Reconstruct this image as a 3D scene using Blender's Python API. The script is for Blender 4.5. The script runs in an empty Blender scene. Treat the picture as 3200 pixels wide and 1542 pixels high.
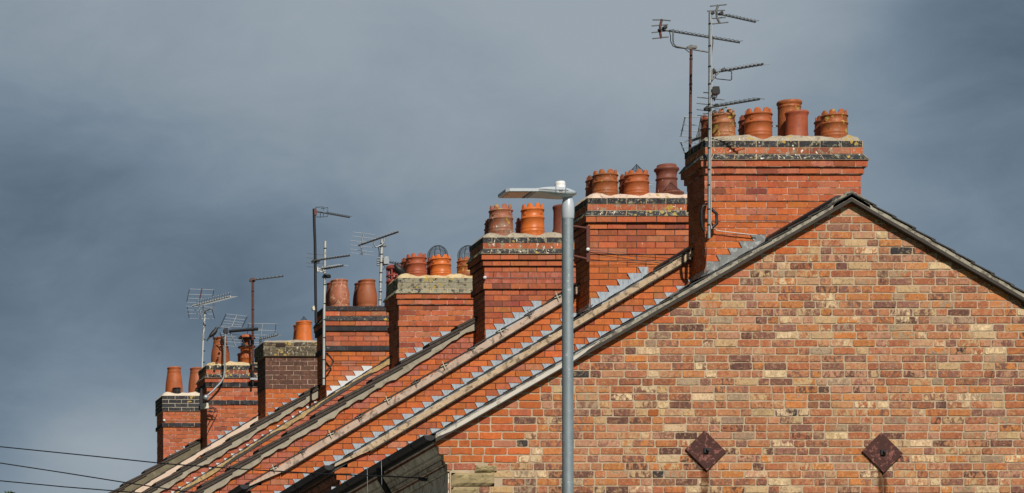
import bpy, math, random
from mathutils import Vector, Matrix
R = random.Random(7)
sc = bpy.context.scene
COL = sc.collection
F, VX, VY = 12700.0, -2140.0, 3400.0      # focal length and vanishing point of the street, in photo pixels
def P(px, py, Y): return Vector(((px-VX)*Y/F, Y, (VY-py)*Y/F))
def S(Y): return F/Y
def lvl(px, py, Z):                        # point at height Z seen at px, py
    Y = F*Z/(VY-py); return Vector(((px-VX)*Y/F, Y, Z))
def lerp(a, b, t): return a+(b-a)*t
def ground(x, y): return -1.6+.075*y

# ------------------------------------------------------------------ materials
def new_mat(name):
    m = bpy.data.materials.new(name); m.use_nodes = True
    nt = m.node_tree; b = nt.nodes['Principled BSDF']
    return m, nt, b
def N(nt, t, **kw):
    n = nt.nodes.new(t)
    for k, v in kw.items(): setattr(n, k, v)
    return n
def lk(nt, a, b): nt.links.new(a, b)
def noise(nt, vec, scale, detail=4, rough=.55, dist=0):
    n = N(nt, 'ShaderNodeTexNoise'); n.inputs['Scale'].default_value = scale
    n.inputs['Detail'].default_value = detail; n.inputs['Roughness'].default_value = rough
    n.inputs['Distortion'].default_value = dist
    if vec is not None: lk(nt, vec, n.inputs['Vector'])
    return n.outputs['Fac']
def ramp(nt, fac, a, b, c0=(0,0,0,1), c1=(1,1,1,1)):
    r = N(nt, 'ShaderNodeValToRGB'); e = r.color_ramp.elements
    e[0].position = a; e[0].color = c0; e[1].position = b; e[1].color = c1
    lk(nt, fac, r.inputs['Fac']); return r.outputs['Color']
def mix(nt, fac, a, b, mode='MIX'):
    m = N(nt, 'ShaderNodeMix', data_type='RGBA', blend_type=mode)
    for s, v in ((0, fac), (6, a), (7, b)):
        if isinstance(v, (int, float)): m.inputs[s].default_value = v
        elif isinstance(v, tuple): m.inputs[s].default_value = v if len(v) == 4 else (*v, 1)
        else: lk(nt, v, m.inputs[s])
    return m.outputs[2]
def vmath(nt, op, a, b=None, scale=None):
    m = N(nt, 'ShaderNodeVectorMath', operation=op)
    for i, v in enumerate((a, b)):
        if v is None: continue
        if isinstance(v, tuple): m.inputs[i].default_value = v
        else: lk(nt, v, m.inputs[i])
    if scale is not None: m.inputs['Scale'].default_value = scale
    return m.outputs['Vector'] if op not in ('DOT_PRODUCT', 'LENGTH', 'DISTANCE') else m.outputs['Value']
def math_(nt, op, a, b=0.0):
    m = N(nt, 'ShaderNodeMath', operation=op)
    for i, v in enumerate((a, b)):
        if isinstance(v, (int, float)): m.inputs[i].default_value = v
        else: lk(nt, v, m.inputs[i])
    return m.outputs[0]
def bump(nt, b, h, strength, dist=.004):
    n = N(nt, 'ShaderNodeBump'); n.inputs['Strength'].default_value = strength
    n.inputs['Distance'].default_value = dist
    lk(nt, h, n.inputs['Height']); lk(nt, n.outputs['Normal'], b.inputs['Normal'])
def pos(nt): return N(nt, 'ShaderNodeNewGeometry').outputs['Position']

def lichen(nt, p, col, yel, wht, gry=0.0, sc_=1.0):
    """ochre lichen rosettes, pale droppings and grey crust with outlines of their own"""
    wob = vmath(nt, 'SCALE', N(nt, 'ShaderNodeTexNoise').outputs['Color'], scale=.05)
    n0 = [n for n in nt.nodes if n.type == 'TEX_NOISE'][-1]; n0.inputs['Scale'].default_value = 22; lk(nt, p, n0.inputs['Vector'])
    q = vmath(nt, 'ADD', p, wob)
    if gry > 0:
        g = ramp(nt, noise(nt, q, 16*sc_, 6, .7), .62-gry*.3, .68-gry*.25)
        col = mix(nt, g, col, (.30, .28, .20))
    if yel > 0:
        v = N(nt, 'ShaderNodeTexVoronoi'); v.inputs['Scale'].default_value = 13*sc_; lk(nt, q, v.inputs['Vector'])
        rim = math_(nt, 'LESS_THAN', v.outputs['Distance'], .36)
        sel = math_(nt, 'GREATER_THAN', noise(nt, p, 3.2, 2), .60-yel*.16)
        c2 = mix(nt, ramp(nt, v.outputs['Distance'], .12, .3), (.36, .27, .13, 1), (.46, .31, .05, 1))
        col = mix(nt, math_(nt, 'MULTIPLY', rim, sel), col, c2)
        sp = ramp(nt, noise(nt, q, 55*sc_, 3, .6), .66-yel*.06, .69-yel*.06)
        col = mix(nt, sp, col, (.50, .42, .16))
    if wht > 0:
        sq = vmath(nt, 'MULTIPLY', q, (1, 1, .55))
        w = ramp(nt, noise(nt, sq, 30, 3, .5), .74-wht*.09, .76-wht*.09)
        col = mix(nt, w, col, (.78, .74, .66))
    return col

def brick_mat(name, yel=0, wht=0, gry=0, band=(9, 9, 5), soot=.35, rust=(), bsc=1.6, mott=0):
    m, nt, b = new_mat(name)
    a = N(nt, 'ShaderNodeAttribute', attribute_name='ca'); c = N(nt, 'ShaderNodeAttribute', attribute_name='cb')
    p = pos(nt)
    off = N(nt, 'ShaderNodeCombineXYZ')
    for i in range(3): lk(nt, math_(nt, 'MULTIPLY', a.outputs['Alpha'], (37., 61., 23.)[i]), off.inputs[i])
    q = vmath(nt, 'ADD', vmath(nt, 'MULTIPLY', p, band), off.outputs[0])
    k = ramp(nt, noise(nt, q, bsc, 4, .6, .8), .44, .56)
    col = mix(nt, k, a.outputs['Color'], c.outputs['Color'])
    if mott:
        mott = math_(nt, 'MULTIPLY', c.outputs['Alpha'], mott)
        q2 = vmath(nt, 'ADD', p, off.outputs[0])
        col = mix(nt, math_(nt, 'MULTIPLY', ramp(nt, noise(nt, q2, 30, 3, .6, .8), .54, .62), mott), col, (.60, .40, .22))
        col = mix(nt, math_(nt, 'MULTIPLY', ramp(nt, noise(nt, vmath(nt, 'ADD', q2, (7, 3, 5)), 26, 4, .65, 1.0), .55, .63), mott), col, (.15, .06, .045))
    fine = noise(nt, p, 60, 5, .7)
    col = mix(nt, 1.0, col, ramp(nt, fine, .25, .8, (.72, .70, .68, 1), (1.18, 1.18, 1.18, 1)), 'MULTIPLY')
    st = ramp(nt, noise(nt, vmath(nt, 'MULTIPLY', p, (1, 1, 1.6)), 2.3, 6, .68), .50, .75)
    col = mix(nt, math_(nt, 'MULTIPLY', st, soot), col, (.07, .05, .045))
    pit = ramp(nt, noise(nt, p, 110, 2, .5), .70, .74)
    col = mix(nt, math_(nt, 'MULTIPLY', pit, .6), col, (.05, .035, .03))
    if yel or wht or gry: col = lichen(nt, p, col, yel, wht, gry)
    for (rx, rz, rl) in rust:      # rust run-off under an iron plate
        s = N(nt, 'ShaderNodeSeparateXYZ'); lk(nt, p, s.inputs[0])
        wv = math_(nt, 'MULTIPLY', math_(nt, 'SUBTRACT', noise(nt, vmath(nt, 'MULTIPLY', p, (9, 9, 3)), 3, 4), .5), .09)
        dx = math_(nt, 'ABSOLUTE', math_(nt, 'SUBTRACT', math_(nt, 'ADD', s.outputs[0], wv), rx))
        mk = math_(nt, 'MULTIPLY', ramp(nt, dx, .030, .062, (1,1,1,1), (0,0,0,1)), math_(nt, 'LESS_THAN', s.outputs[2], rz))
        mk = math_(nt, 'MULTIPLY', mk, ramp(nt, noise(nt, p, 12, 4), .15, .5))
        col = mix(nt, math_(nt, 'MULTIPLY', mk, .92), col, (.10, .030, .008))
    lk(nt, col, b.inputs['Base Color']); b.inputs['Roughness'].default_value = .86
    b.inputs['Specular IOR Level'].default_value = .25
    bump(nt, b, noise(nt, p, 45, 6, .75), .55, .006)
    return m
def plain(name, col, rough=.7, metal=0, var=.15, nscale=12, col2=None, lo=.45, hi=.6, bmp=.2, stretch=(1,1,1), yel=0, wht=0, gry=0, bscale=40, spec=.4):
    m, nt, b = new_mat(name); p = vmath(nt, 'MULTIPLY', pos(nt), stretch)
    c = tuple(col)+(1,)
    n = noise(nt, p, nscale, 5, .6)
    out = ramp(nt, n, .25, .75, tuple(x*(1-var) for x in col)+(1,), tuple(min(1, x*(1+var)) for x in col)+(1,))
    if col2: out = mix(nt, ramp(nt, noise(nt, p, nscale*1.7, 6, .65, .6), lo, hi), out, tuple(col2))
    if yel or wht or gry: out = lichen(nt, p, out, yel, wht, gry)
    lk(nt, out, b.inputs['Base Color']); b.inputs['Roughness'].default_value = rough
    b.inputs['Metallic'].default_value = metal; b.inputs['Specular IOR Level'].default_value = spec
    if bmp: bump(nt, b, noise(nt, p, bscale, 5, .65), bmp, .004)
    return m

M = {}
PLATES = [(2203, 1410), (2755, 1416)]
Y1 = 42.95
plX = [P(x, y, Y1) for x, y in PLATES]
M['gable'] = brick_mat('weathered_mixed_brick', band=(11, 11, 6), bsc=1.8, soot=.26, mott=.46, rust=[(p.x, p.z-.19, 1) for p in plX])
M['brick'] = brick_mat('orange_brick', soot=.10)
M['stackbrick'] = brick_mat('stack_brick', soot=.16, wht=.01)
M['cap'] = brick_mat('lichened_cap_brick', yel=.22, wht=.85, gry=.26, soot=.3)
M['cap_heavy'] = brick_mat('heavily_lichened_cap_brick', yel=.35, wht=.35, gry=.7, soot=.4)
M['cap_clean'] = brick_mat('cleaner_cap_brick', yel=.08, wht=.25, gry=.04, soot=.25)
M['mortar_buff'] = plain('buff_mortar', (.46, .35, .235), .95, var=.25, nscale=9, col2=(.52, .42, .32), lo=.5, hi=.7, bmp=.4)
mm = M['mortar_buff']; nt_ = mm.node_tree; bs = nt_.nodes['Principled BSDF']; src = bs.inputs['Base Color'].links[0].from_socket
for q_ in plX:
    p_ = pos(nt_); s_ = N(nt_, 'ShaderNodeSeparateXYZ'); lk(nt_, p_, s_.inputs[0])
    dx_ = math_(nt_, 'ABSOLUTE', math_(nt_, 'SUBTRACT', s_.outputs[0], q_.x))
    mk_ = math_(nt_, 'MULTIPLY', ramp(nt_, dx_, .030, .062, (1,1,1,1), (0,0,0,1)), math_(nt_, 'LESS_THAN', s_.outputs[2], q_.z-.19))
    src = mix(nt_, math_(nt_, 'MULTIPLY', mk_, .8), src, (.09, .04, .016))
lk(nt_, src, bs.inputs['Base Color'])
M['mortar_dark'] = plain('dark_mortar', (.085, .05, .038), .95, var=.3, nscale=5, col2=(.40, .24, .17), lo=.60, hi=.68)
M['mortar_mid'] = plain('pinkish_mortar', (.20, .11, .08), .95, var=.3, nscale=5, col2=(.60, .43, .33), lo=.44, hi=.56)
M['mortar_pale'] = plain('pale_mortar', (.62, .55, .44), .95, var=.15)
M['slate'] = plain('dark_slate', (.045, .042, .040), .65, var=.35, nscale=14, col2=(.12, .11, .09), lo=.55, hi=.75, bmp=.4)
M['tile'] = plain('brown_roof_tile', (.055, .042, .034), .75, var=.35, nscale=14, col2=(.13, .10, .075), lo=.55, hi=.75, bmp=.4)
M['lead'] = plain('weathered_lead', (.40, .455, .52), .55, var=.15, nscale=16, col2=(.24, .28, .33), lo=.5, hi=.66, stretch=(2.2, 2.2, .6), bmp=.15)
M['lead_new'] = plain('chalky_pale_lead', (.68, .70, .72), .55, var=.10, nscale=16, col2=(.50, .52, .55), lo=.55, hi=.72, stretch=(2.2, 2.2, .6), bmp=.12)
M['lead_dull'] = plain('dull_lead', (.20, .21, .21), .5, var=.25, nscale=10, col2=(.40, .42, .43), lo=.5, hi=.62, bmp=.3)
M['white_verge'] = plain('pale_cement_verge', (.60, .56, .50), .8, var=.12, nscale=7, col2=(.30, .27, .22), lo=.56, hi=.68)
M['grey_verge'] = plain('grey_lichened_cement', (.35, .32, .26), .9, var=.25, nscale=9, col2=(.16, .14, .11), lo=.48, hi=.6, wht=.35, bmp=.6)
M['tan_verge'] = plain('tan_cement_verge', (.52, .39, .26), .9, var=.22, nscale=8, col2=(.20, .15, .10), lo=.51, hi=.62, bmp=.6)
M['pinktan_verge'] = plain('pinkish_cement_verge', (.52, .39, .31), .9, var=.18, nscale=6, col2=(.22, .16, .125), lo=.52, hi=.62, bmp=.5)
M['greycream_verge'] = plain('grey_cream_cement', (.36, .32, .25), .9, var=.15, nscale=5, col2=(.24, .21, .16), lo=.5, hi=.66, bmp=.4)
M['ochre_verge'] = plain('ochre_cement', (.46, .32, .15), .9, var=.25, nscale=9, col2=(.22, .15, .07), lo=.5, hi=.62, bmp=.5)
M['cream_verge'] = plain('cream_pink_cement', (.70, .54, .43), .9, var=.08, nscale=6, col2=(.45, .33, .25), lo=.6, hi=.7)
M['olive_verge'] = plain('olive_grey_cement', (.17, .145, .095), .95, var=.25, nscale=7, col2=(.28, .24, .17), lo=.55, hi=.7, bmp=.5)
M['undercloak'] = plain('dark_undercloak', (.05, .042, .036), .8, var=.2)
M['fl_grey'] = plain('grey_flaunching', (.40, .35, .27), .95, var=.2, nscale=9, col2=(.22, .19, .14), lo=.5, hi=.66, wht=.5, yel=.15, bmp=.8)
M['fl_pink'] = plain('pinkish_white_flaunching', (.68, .52, .42), .95, var=.15, nscale=9, col2=(.34, .26, .17), lo=.55, hi=.62, yel=.25, wht=.2, bmp=.9)
M['fl_cream'] = plain('cream_flaunching', (.60, .47, .28), .95, var=.15, nscale=7, col2=(.40, .28, .12), lo=.52, hi=.66, yel=.2, wht=.3, bmp=.6)
M['fl_smooth'] = plain('smooth_cream_flaunching', (.66, .56, .45), .9, var=.08)
def pot_mat(name, c, **k): return plain(name, c, k.pop('rough', .55), var=.22, nscale=7, bmp=.12, **k)
M['tc_orange'] = pot_mat('orange_terracotta', (.41, .105, .030), col2=(.20, .06, .03), lo=.56, hi=.75, wht=.03)
M['tc_bright'] = pot_mat('bright_orange_terracotta', (.62, .155, .032), col2=(.46, .11, .03), lo=.55, hi=.75, wht=.08, rough=.42)
M['tc_red'] = pot_mat('red_terracotta', (.37, .088, .038), col2=(.20, .055, .035), lo=.55, hi=.7, wht=.08)
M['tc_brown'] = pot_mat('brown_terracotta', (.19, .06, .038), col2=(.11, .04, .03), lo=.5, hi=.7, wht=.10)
M['tc_lichen'] = pot_mat('lichened_terracotta', (.40, .14, .06), col2=(.24, .11, .045), lo=.5, hi=.65, yel=.75, wht=.15)
M['tc_slichen'] = pot_mat('lightly_lichened_terracotta', (.36, .10, .030), col2=(.20, .08, .03), lo=.5, hi=.68, yel=.12, wht=.12)
M['tc_white'] = pot_mat('bird_stained_terracotta', (.34, .11, .06), col2=(.28, .17, .12), lo=.5, hi=.62, wht=.85, yel=.12)
M['tc_flaky'] = pot_mat('flaking_terracotta', (.38, .13, .07), col2=(.62, .36, .24), lo=.52, hi=.60, wht=.3)
M['tc_streak'] = plain('streaked_terracotta', (.34, .10, .04), .55, var=.2, nscale=7, col2=(.22, .09, .045), lo=.52, hi=.66, stretch=(2, 2, .5), bmp=.15)
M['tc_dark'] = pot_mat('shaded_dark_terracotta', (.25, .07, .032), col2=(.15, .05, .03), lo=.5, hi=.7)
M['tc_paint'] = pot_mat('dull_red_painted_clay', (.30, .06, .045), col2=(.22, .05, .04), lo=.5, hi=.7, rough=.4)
M['flue'] = plain('sooty_inside', (.02, .017, .015), .95)
M['galv'] = plain('galvanised_steel', (.30, .335, .36), .5, .55, var=.12, nscale=9, col2=(.47, .50, .52), lo=.56, hi=.64, bmp=.05, stretch=(1.6, 1.6, .8))
M['galv_post'] = plain('spangled_galvanised_steel', (.26, .31, .34), .52, .35, var=.12, nscale=11, col2=(.44, .50, .53), lo=.60, hi=.68, bmp=.03, stretch=(1.5, 1.5, .9))
M['alu'] = plain('bare_aluminium', (.42, .45, .48), .5, .3, var=.1, bmp=0)
M['alu_white'] = plain('whitened_aluminium', (.60, .62, .63), .5, .1, var=.08, bmp=0)
M['pale_mast'] = plain('pale_grey_mast', (.50, .51, .50), .5, .3, var=.15, nscale=9, col2=(.25, .25, .24), lo=.6, hi=.66, bmp=0, stretch=(1, 1, .5))
M['dull_alu'] = plain('dull_grey_aluminium', (.17, .17, .165), .5, .6, var=.3, nscale=20, bmp=0)
M['black'] = plain('black_plastic', (.018, .018, .02), .45, var=.2, bmp=.05)
M['wire_blue'] = plain('dark_blue_grey_wire', (.05, .065, .08), .5, .5, bmp=0)
M['brown_paint'] = plain('brown_painted_steel', (.12, .042, .03), .5, .1, var=.3, nscale=20, col2=(.06, .03, .022), lo=.55, hi=.7, bmp=.1)
M['rust'] = plain('rust_brown_iron', (.13, .045, .035), .8, .1, var=.3, nscale=20, bmp=.3)
M['plate'] = plain('peeling_red_brown_iron', (.058, .014, .009), .65, .0, var=.3, nscale=14, col2=(.24, .085, .07), lo=.55, hi=.60, bmp=.5)
M['white'] = plain('white_plastic', (.80, .80, .78), .35, var=.03, bmp=0)
M['cream'] = plain('cream_plastic', (.62, .60, .48), .5, var=.08, bmp=0)
M['lampgrey'] = plain('light_grey_paint', (.50, .55, .60), .38, .1, var=.05, bmp=.03)
M['lampdark'] = plain('dark_grey_paint', (.10, .11, .12), .5, .1, var=.05, bmp=0)
M['lens'] = plain('clear_lens_over_leds', (.30, .25, .20), .2, .2, var=.2, nscale=60, bmp=0, spec=.7)
M['stone'] = plain('weathered_sandstone', (.33, .26, .14), .95, var=.3, nscale=7, col2=(.11, .085, .045), lo=.52, hi=.70, bmp=1.0, bscale=22, stretch=(1, 1, 1.8))
M['cornice_grey'] = plain('grimy_painted_cornice', (.80, .70, .58), .9, var=.3, nscale=6, col2=(.26, .22, .17), lo=.5, hi=.68, bmp=.3)
M['cornice_brown'] = plain('brown_brick_cornice', (.26, .11, .07), .9, var=.3, nscale=6, col2=(.05, .03, .025), lo=.5, hi=.68, bmp=.3)
M['facade'] = plain('front_wall_brick', (.22, .12, .08), .9, var=.3, nscale=5)
M['gutter'] = plain('black_gutter', (.016, .016, .018), .5, var=.2, bmp=.1)
M['cable'] = plain('black_cable', (.012, .012, .014), .5, bmp=0)
M['cable_white'] = plain('pale_cable', (.62, .58, .54), .5, bmp=0)
M['feather'] = plain('black_feathers', (.016, .017, .020), .5, var=.4, nscale=40, bmp=.3)
M['leaf'] = plain('leaf_green', (.05, .08, .025), .8, var=.4, nscale=4, bmp=0)
M['bark'] = plain('brown_bark', (.09, .06, .04), .9, var=.3)
M['asphalt'] = plain('asphalt', (.05, .05, .05), .9, var=.2, nscale=3)
M['grass'] = plain('rough_grass', (.06, .085, .03), .95, var=.4, nscale=.6)
M['paving'] = plain('concrete_paving', (.26, .25, .23), .9, var=.2, nscale=3)

# ------------------------------------------------------------------ mesh building
ORG = {}
def tag(o, label=None, cat=None, group=None, kind=None):
    if label: o['label'] = label
    if cat: o['category'] = cat
    if group: o['group'] = group
    if kind: o['kind'] = kind
    return o
def thing(name, loc, label, cat, group=None):
    o = bpy.data.objects.new(name, None); COL.objects.link(o); o.location = loc
    o.empty_display_size = .2; ORG[o.name] = Vector(loc)
    return tag(o, label, cat, group)
class MB:
    def __init__(s): s.v = []; s.f = []; s.m = []; s.sm = []; s.ca = []; s.cb = []; s.mi = 0; s.smooth = False
    def add(s, vs, fs, ca=None, cb=None):
        b = len(s.v); s.v += [tuple(v) for v in vs]
        for f in fs:
            s.f.append(tuple(b+i for i in f)); s.m.append(s.mi); s.sm.append(s.smooth)
            s.ca.append(ca or (.5, .5, .5, .5)); s.cb.append(cb or ca or (.5, .5, .5, .5))
    def box(s, x0, x1, y0, y1, z0, z1):
        vs = [(x, y, z) for z in (z0, z1) for y in (y0, y1) for x in (x0, x1)]
        s.add(vs, [(0,2,3,1), (4,5,7,6), (0,1,5,4), (2,6,7,3), (0,4,6,2), (1,3,7,5)])
    def hexa(s, vs): s.add(vs, [(0,2,3,1), (4,5,7,6), (0,1,5,4), (2,6,7,3), (0,4,6,2), (1,3,7,5)])
    def prism(s, poly, a, b, fn):            # poly 2D, extruded from a to b through fn(u, v, t)
        n = len(poly); vs = [fn(u, v, a) for u, v in poly]+[fn(u, v, b) for u, v in poly]
        s.add(vs, [tuple(range(n)), tuple(range(2*n-1, n-1, -1))]+[(i, i+n, (i+1) % n+n, (i+1) % n) for i in range(n)])
    def tube(s, pts, r, seg=8, r2=None, cap=True):
        pts = [Vector(p) for p in pts]; n = len(pts); rings = []
        up = None; sm = s.smooth; s.smooth = True
        for i, p in enumerate(pts):
            d = (pts[min(i+1, n-1)]-pts[max(i-1, 0)]).normalized()
            if up is None: up = d.orthogonal().normalized()
            up = (up-d*up.dot(d)); up = up.normalized() if up.length > 1e-6 else d.orthogonal().normalized()
            w = d.cross(up); rr = r if r2 is None else lerp(r, r2, i/(n-1))
            if isinstance(r, (list, tuple)): rr = r[i]
            rings.append([p+up*rr*math.cos(t)+w*rr*math.sin(t) for t in [2*math.pi*k/seg for k in range(seg)]])
        vs = [v for rg in rings for v in rg]
        fs = [(i*seg+k, (i+1)*seg+k, (i+1)*seg+(k+1) % seg, i*seg+(k+1) % seg) for i in range(n-1) for k in range(seg)]
        s.add(vs, fs)
        if cap: s.smooth = False; s.add(rings[0], [tuple(range(seg))]); s.add(rings[-1], [tuple(range(seg-1, -1, -1))])
        s.smooth = sm
    def lathe(s, prof, c, seg=40, zf=None):  # prof: [(r, z)], zf(theta, i, r, z) may alter z
        sm = s.smooth; s.smooth = True; n = len(prof); vs = []
        for i, (r, z) in enumerate(prof):
            for k in range(seg):
                t = 2*math.pi*k/seg; rr, zz = (r, z) if zf is None else zf(t, i, r, z)
                vs.append((c[0]+rr*math.cos(t), c[1]+rr*math.sin(t), c[2]+zz))
        s.add(vs, [(i*seg+k, i*seg+(k+1) % seg, (i+1)*seg+(k+1) % seg, (i+1)*seg+k) for i in range(n-1) for k in range(seg)])
        s.smooth = sm
    def ball(s, c, r, seg=12, sq=(1, 1, 1), rot=None):
        sm = s.smooth; s.smooth = True; vs = []; n = seg//2
        for i in range(n+1):
            a = math.pi*i/n
            for k in range(seg):
                t = 2*math.pi*k/seg
                v = Vector((math.sin(a)*math.cos(t)*sq[0], math.sin(a)*math.sin(t)*sq[1], math.cos(a)*sq[2]))*r
                if rot: v = rot @ v
                vs.append(Vector(c)+v)
        s.add(vs, [(i*seg+k, (i+1)*seg+k, (i+1)*seg+(k+1) % seg, i*seg+(k+1) % seg) for i in range(n) for k in range(seg)])
        s.smooth = sm
    def build(s, name, mats, parent=None, origin=None, label=None):
        if not isinstance(mats, (list, tuple)): mats = [mats]
        o0 = ORG[parent.name] if parent is not None else Vector(origin if origin is not None else (0, 0, 0))
        me = bpy.data.meshes.new(name)
        me.from_pydata([(v[0]-o0[0], v[1]-o0[1], v[2]-o0[2]) for v in s.v], [], s.f)
        for m in mats: me.materials.append(M[m] if isinstance(m, str) else m)
        me.polygons.foreach_set('material_index', s.m); me.polygons.foreach_set('use_smooth', s.sm)
        for nm, dat in (('ca', s.ca), ('cb', s.cb)):
            at = me.attributes.new(nm, 'FLOAT_COLOR', 'FACE')
            at.data.foreach_set('color', [x for c in dat for x in c])
        o = bpy.data.objects.new(name, me); COL.objects.link(o)
        if parent is not None: o.parent = parent; ORG[o.name] = o0
        else: o.location = o0; ORG[o.name] = o0
        if label: o['label'] = label
        return o

def clip(poly, lines):                      # keep a*u+b*v+c >= 0 for each line
    for a, b, c in lines:
        out = []
        for i in range(len(poly)):
            p, q = poly[i], poly[(i+1) % len(poly)]
            dp, dq = a*p[0]+b*p[1]+c, a*q[0]+b*q[1]+c
            if dp >= 0: out.append(p)
            if (dp >= 0) != (dq >= 0):
                t = dp/(dp-dq); out.append((p[0]+(q[0]-p[0])*t, p[1]+(q[1]-p[1])*t))
        poly = out
        if len(poly) < 3: return None
    return poly
def jc(c, v=.1, h=.04):
    k = 1+R.uniform(-v, v); return tuple(max(.01, x*k*(1+R.uniform(-h, h))) for x in c)
def pal_orange(u, v, hd):
    c = jc(R.choice([(.60, .160, .046), (.55, .148, .044), (.61, .172, .052), (.52, .135, .042)]), .10)
    if R.random() < .10: c = jc((.50, .19, .11), .1)
    return c, tuple(x*R.uniform(.78, .98) for x in c)
def pal_red(u, v, hd):
    c = jc(R.choice([(.53, .145, .060), (.50, .138, .060), (.56, .160, .068), (.44, .118, .055), (.53, .18, .10)]), .10)
    if R.random() < .04: c = jc((.31, .09, .055), .1)
    return c, tuple(x*R.uniform(.72, 1.0) for x in c)
def pal_pink(u, v, hd):
    c = jc((.47, .16, .11), .12); return c, jc((.42, .11, .06), .1)
def pal_blue(u, v, hd):
    c = jc((.050, .052, .060), .3, .06); return c, jc((.035, .034, .040), .2)
def pal_brown(u, v, hd):
    c = jc((.16, .078, .055), .22); return c, jc((.11, .060, .045), .2)
def pal_grime(u, v, hd):
    c = jc((.125, .105, .075), .25); return c, jc((.085, .065, .048), .2)
GP = [((.43, .150, .070), 5), ((.50, .22, .11), 4), ((.58, .40, .22), 2.0), ((.22, .10, .075), 3), ((.56, .21, .065), 3.0), ((.52, .27, .17), 3),
      ((.74, .56, .35), 1.5), ((.38, .28, .19), 1.2), ((.13, .062, .05), 1.6), ((.045, .042, .045), .09), ((.29, .135, .10), 2.2)]
def pal_mixed(u, v, hd):
    a = R.choices([g[0] for g in GP], [g[1] for g in GP])[0]
    bb = R.choices([g[0] for g in GP], [g[1] for g in GP])[0]
    if R.random() < .30: bb = tuple(lerp(a[i], bb[i], .35) for i in range(3))
    if a[0] < .1: bb = a
    return jc(a, .12), jc(bb, .12)

def bricks(B, rows, fn, L=.235, joint=.010, bond='run', pal=pal_orange, lines=(), t=.008, jit=.0012, rnd=0, skip=None, half=0, hd=False):
    """rows: [(v0, v1, u0, u1)], fn(u, v, d) -> world; one prism with eased edges per brick"""
    for ri, (v0, v1, u0, u1) in enumerate(rows):
        hdr = L/2
        if bond == 'run': u = u0-(L/2 if (ri+half) % 2 else 0)
        elif bond == 'head': u = u0-(hdr/2 if ri % 2 else 0)
        else: u = u0-R.choice([.05, .12, .17, .22])-.02*R.random()
        k = ri
        while u < u1-.012:
            w = L
            if bond == 'head': w = hdr
            if bond == 'garden':
                k += 1; w = hdr+.003 if (k % 3 == 0 or R.random() < .08) else L
                w *= R.uniform(.985, 1.015)
            a, b_ = max(u, u0), min(u+w, u1)
            if b_-a < .035 and bond != 'garden': u += w; continue
            aa, bb = a+(joint/2 if a > u0 else 0), b_-(joint/2 if b_ < u1 else 0)
            c0, c1 = v0+joint/2, v1-joint/2
            j = lambda s=1: R.uniform(-jit, jit)*s
            if rnd > 0 and bb-aa > .05:
                r = rnd*R.uniform(.5, 1.6); m_ = (aa+bb)/2
                poly = [(aa+r+j(), c0+j()), (m_+j(9), c0+j(1.6)), (bb-r+j(), c0+j()), (bb+j(), c0+r), (bb+j(), c1-r), (bb-r, c1+j()), (m_+j(9), c1+j(1.2)), (aa+r, c1+j()), (aa+j(), c1-r), (aa+j(), c0+r)]
            else: poly = [(aa+j(), c0+j()), (bb+j(), c0+j()), (bb+j(), c1+j()), (aa+j(), c1+j())]
            if skip and skip(aa, bb, c0, c1): u += w; continue
            poly = clip(poly, lines) if lines else poly
            if poly and len(poly) > 2:
                cx = sum(p[0] for p in poly)/len(poly); cy = sum(p[1] for p in poly)/len(poly)
                e = .0022
                d = t*R.uniform(.7, 1.25)
                tx, tz = R.uniform(-.012, .012), R.uniform(-.02, .02)
                n = len(poly); hx = max(abs(p[0]-cx) for p in poly)+1e-5; hy = max(abs(p[1]-cy) for p in poly)+1e-5
                if hx > .012 and hy > .008:
                    top = [(cx+(p[0]-cx)*(1-e/hx), cy+(p[1]-cy)*(1-e/hy)) for p in poly]
                    vs = [fn(p[0], p[1], -.004) for p in poly]+[fn(p[0], p[1], d-.002) for p in poly]+[fn(p[0], p[1], d+(p[0]-cx)*tx+(p[1]-cy)*tz) for p in top]
                    fs = [(i, (i+1) % n, (i+1) % n+n, i+n) for i in range(n)]+[(i+n, (i+1) % n+n, (i+1) % n+2*n, i+2*n) for i in range(n)]+[tuple(range(2*n, 3*n))]
                    pp = pal(cx, cy, w < L*.7) if callable(pal) else pal
                    ca, cb = pp[:2]; B.add(vs, fs, (*ca, R.random()), (*cb, 1 if len(pp) == 2 else pp[2]))
            u += w

# ------------------------------------------------------------------ terrace data
GY = [42.95, 47.2, 51.5, 55.95, 60.35, 64.7, 68.85, 73.3, 77.25]
ZR = [9.295, 9.72, 10.155, 10.57, 10.85, 11.14, 11.38, 11.67]      # roof height at X = 15.96
SL = [.578, .60, .605, .62, .628, .61, .605, .60]
RX = [16.21]+[16.87]*7
EX = 11.82                                                          # eave
WX = 11.99                                                          # front wall plane
def roofz(i, x):
    zr = ZR[i]+SL[i]*(RX[i]-15.96)
    return zr-SL[i]*abs(x-RX[i])
HOUSE_LABELS = [
 'end house with mottled buff and red brick gable and two diamond iron plates',
 'terraced house right behind the mottled end gable, tan verge, rusty bracket on its chimney',
 'terraced house whose pinkish verge has metal clips, its chimney directly left of the lamp post',
 'terraced house with round wire balloons on two pots, dark stepped tiles on its verge',
 'terraced house with black striped chimney and thin ochre verge, behind two thin masts',
 'terraced house whose chimney top is darkened brown brick with an air brick',
 'terraced house with jackdaw and curved aerial pole on its chimney, cream verge',
 'farthest terraced house, its chimney top of dark brick with white joints']
HOUSES = []
PROF = [(0, .0), (.150, .0), (.155, -.05), (.130, -.055), (.130, -.085), (.118, -.11), (.098, -.135), (.080, -.155), (.092, -.165), (.092, -.178), (.066, -.182), (.066, -.225), (.052, -.235),
        (.052, -.275), (.030, -.280), (.030, -.355), (.010, -.36), (.0, -.36)]
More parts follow.
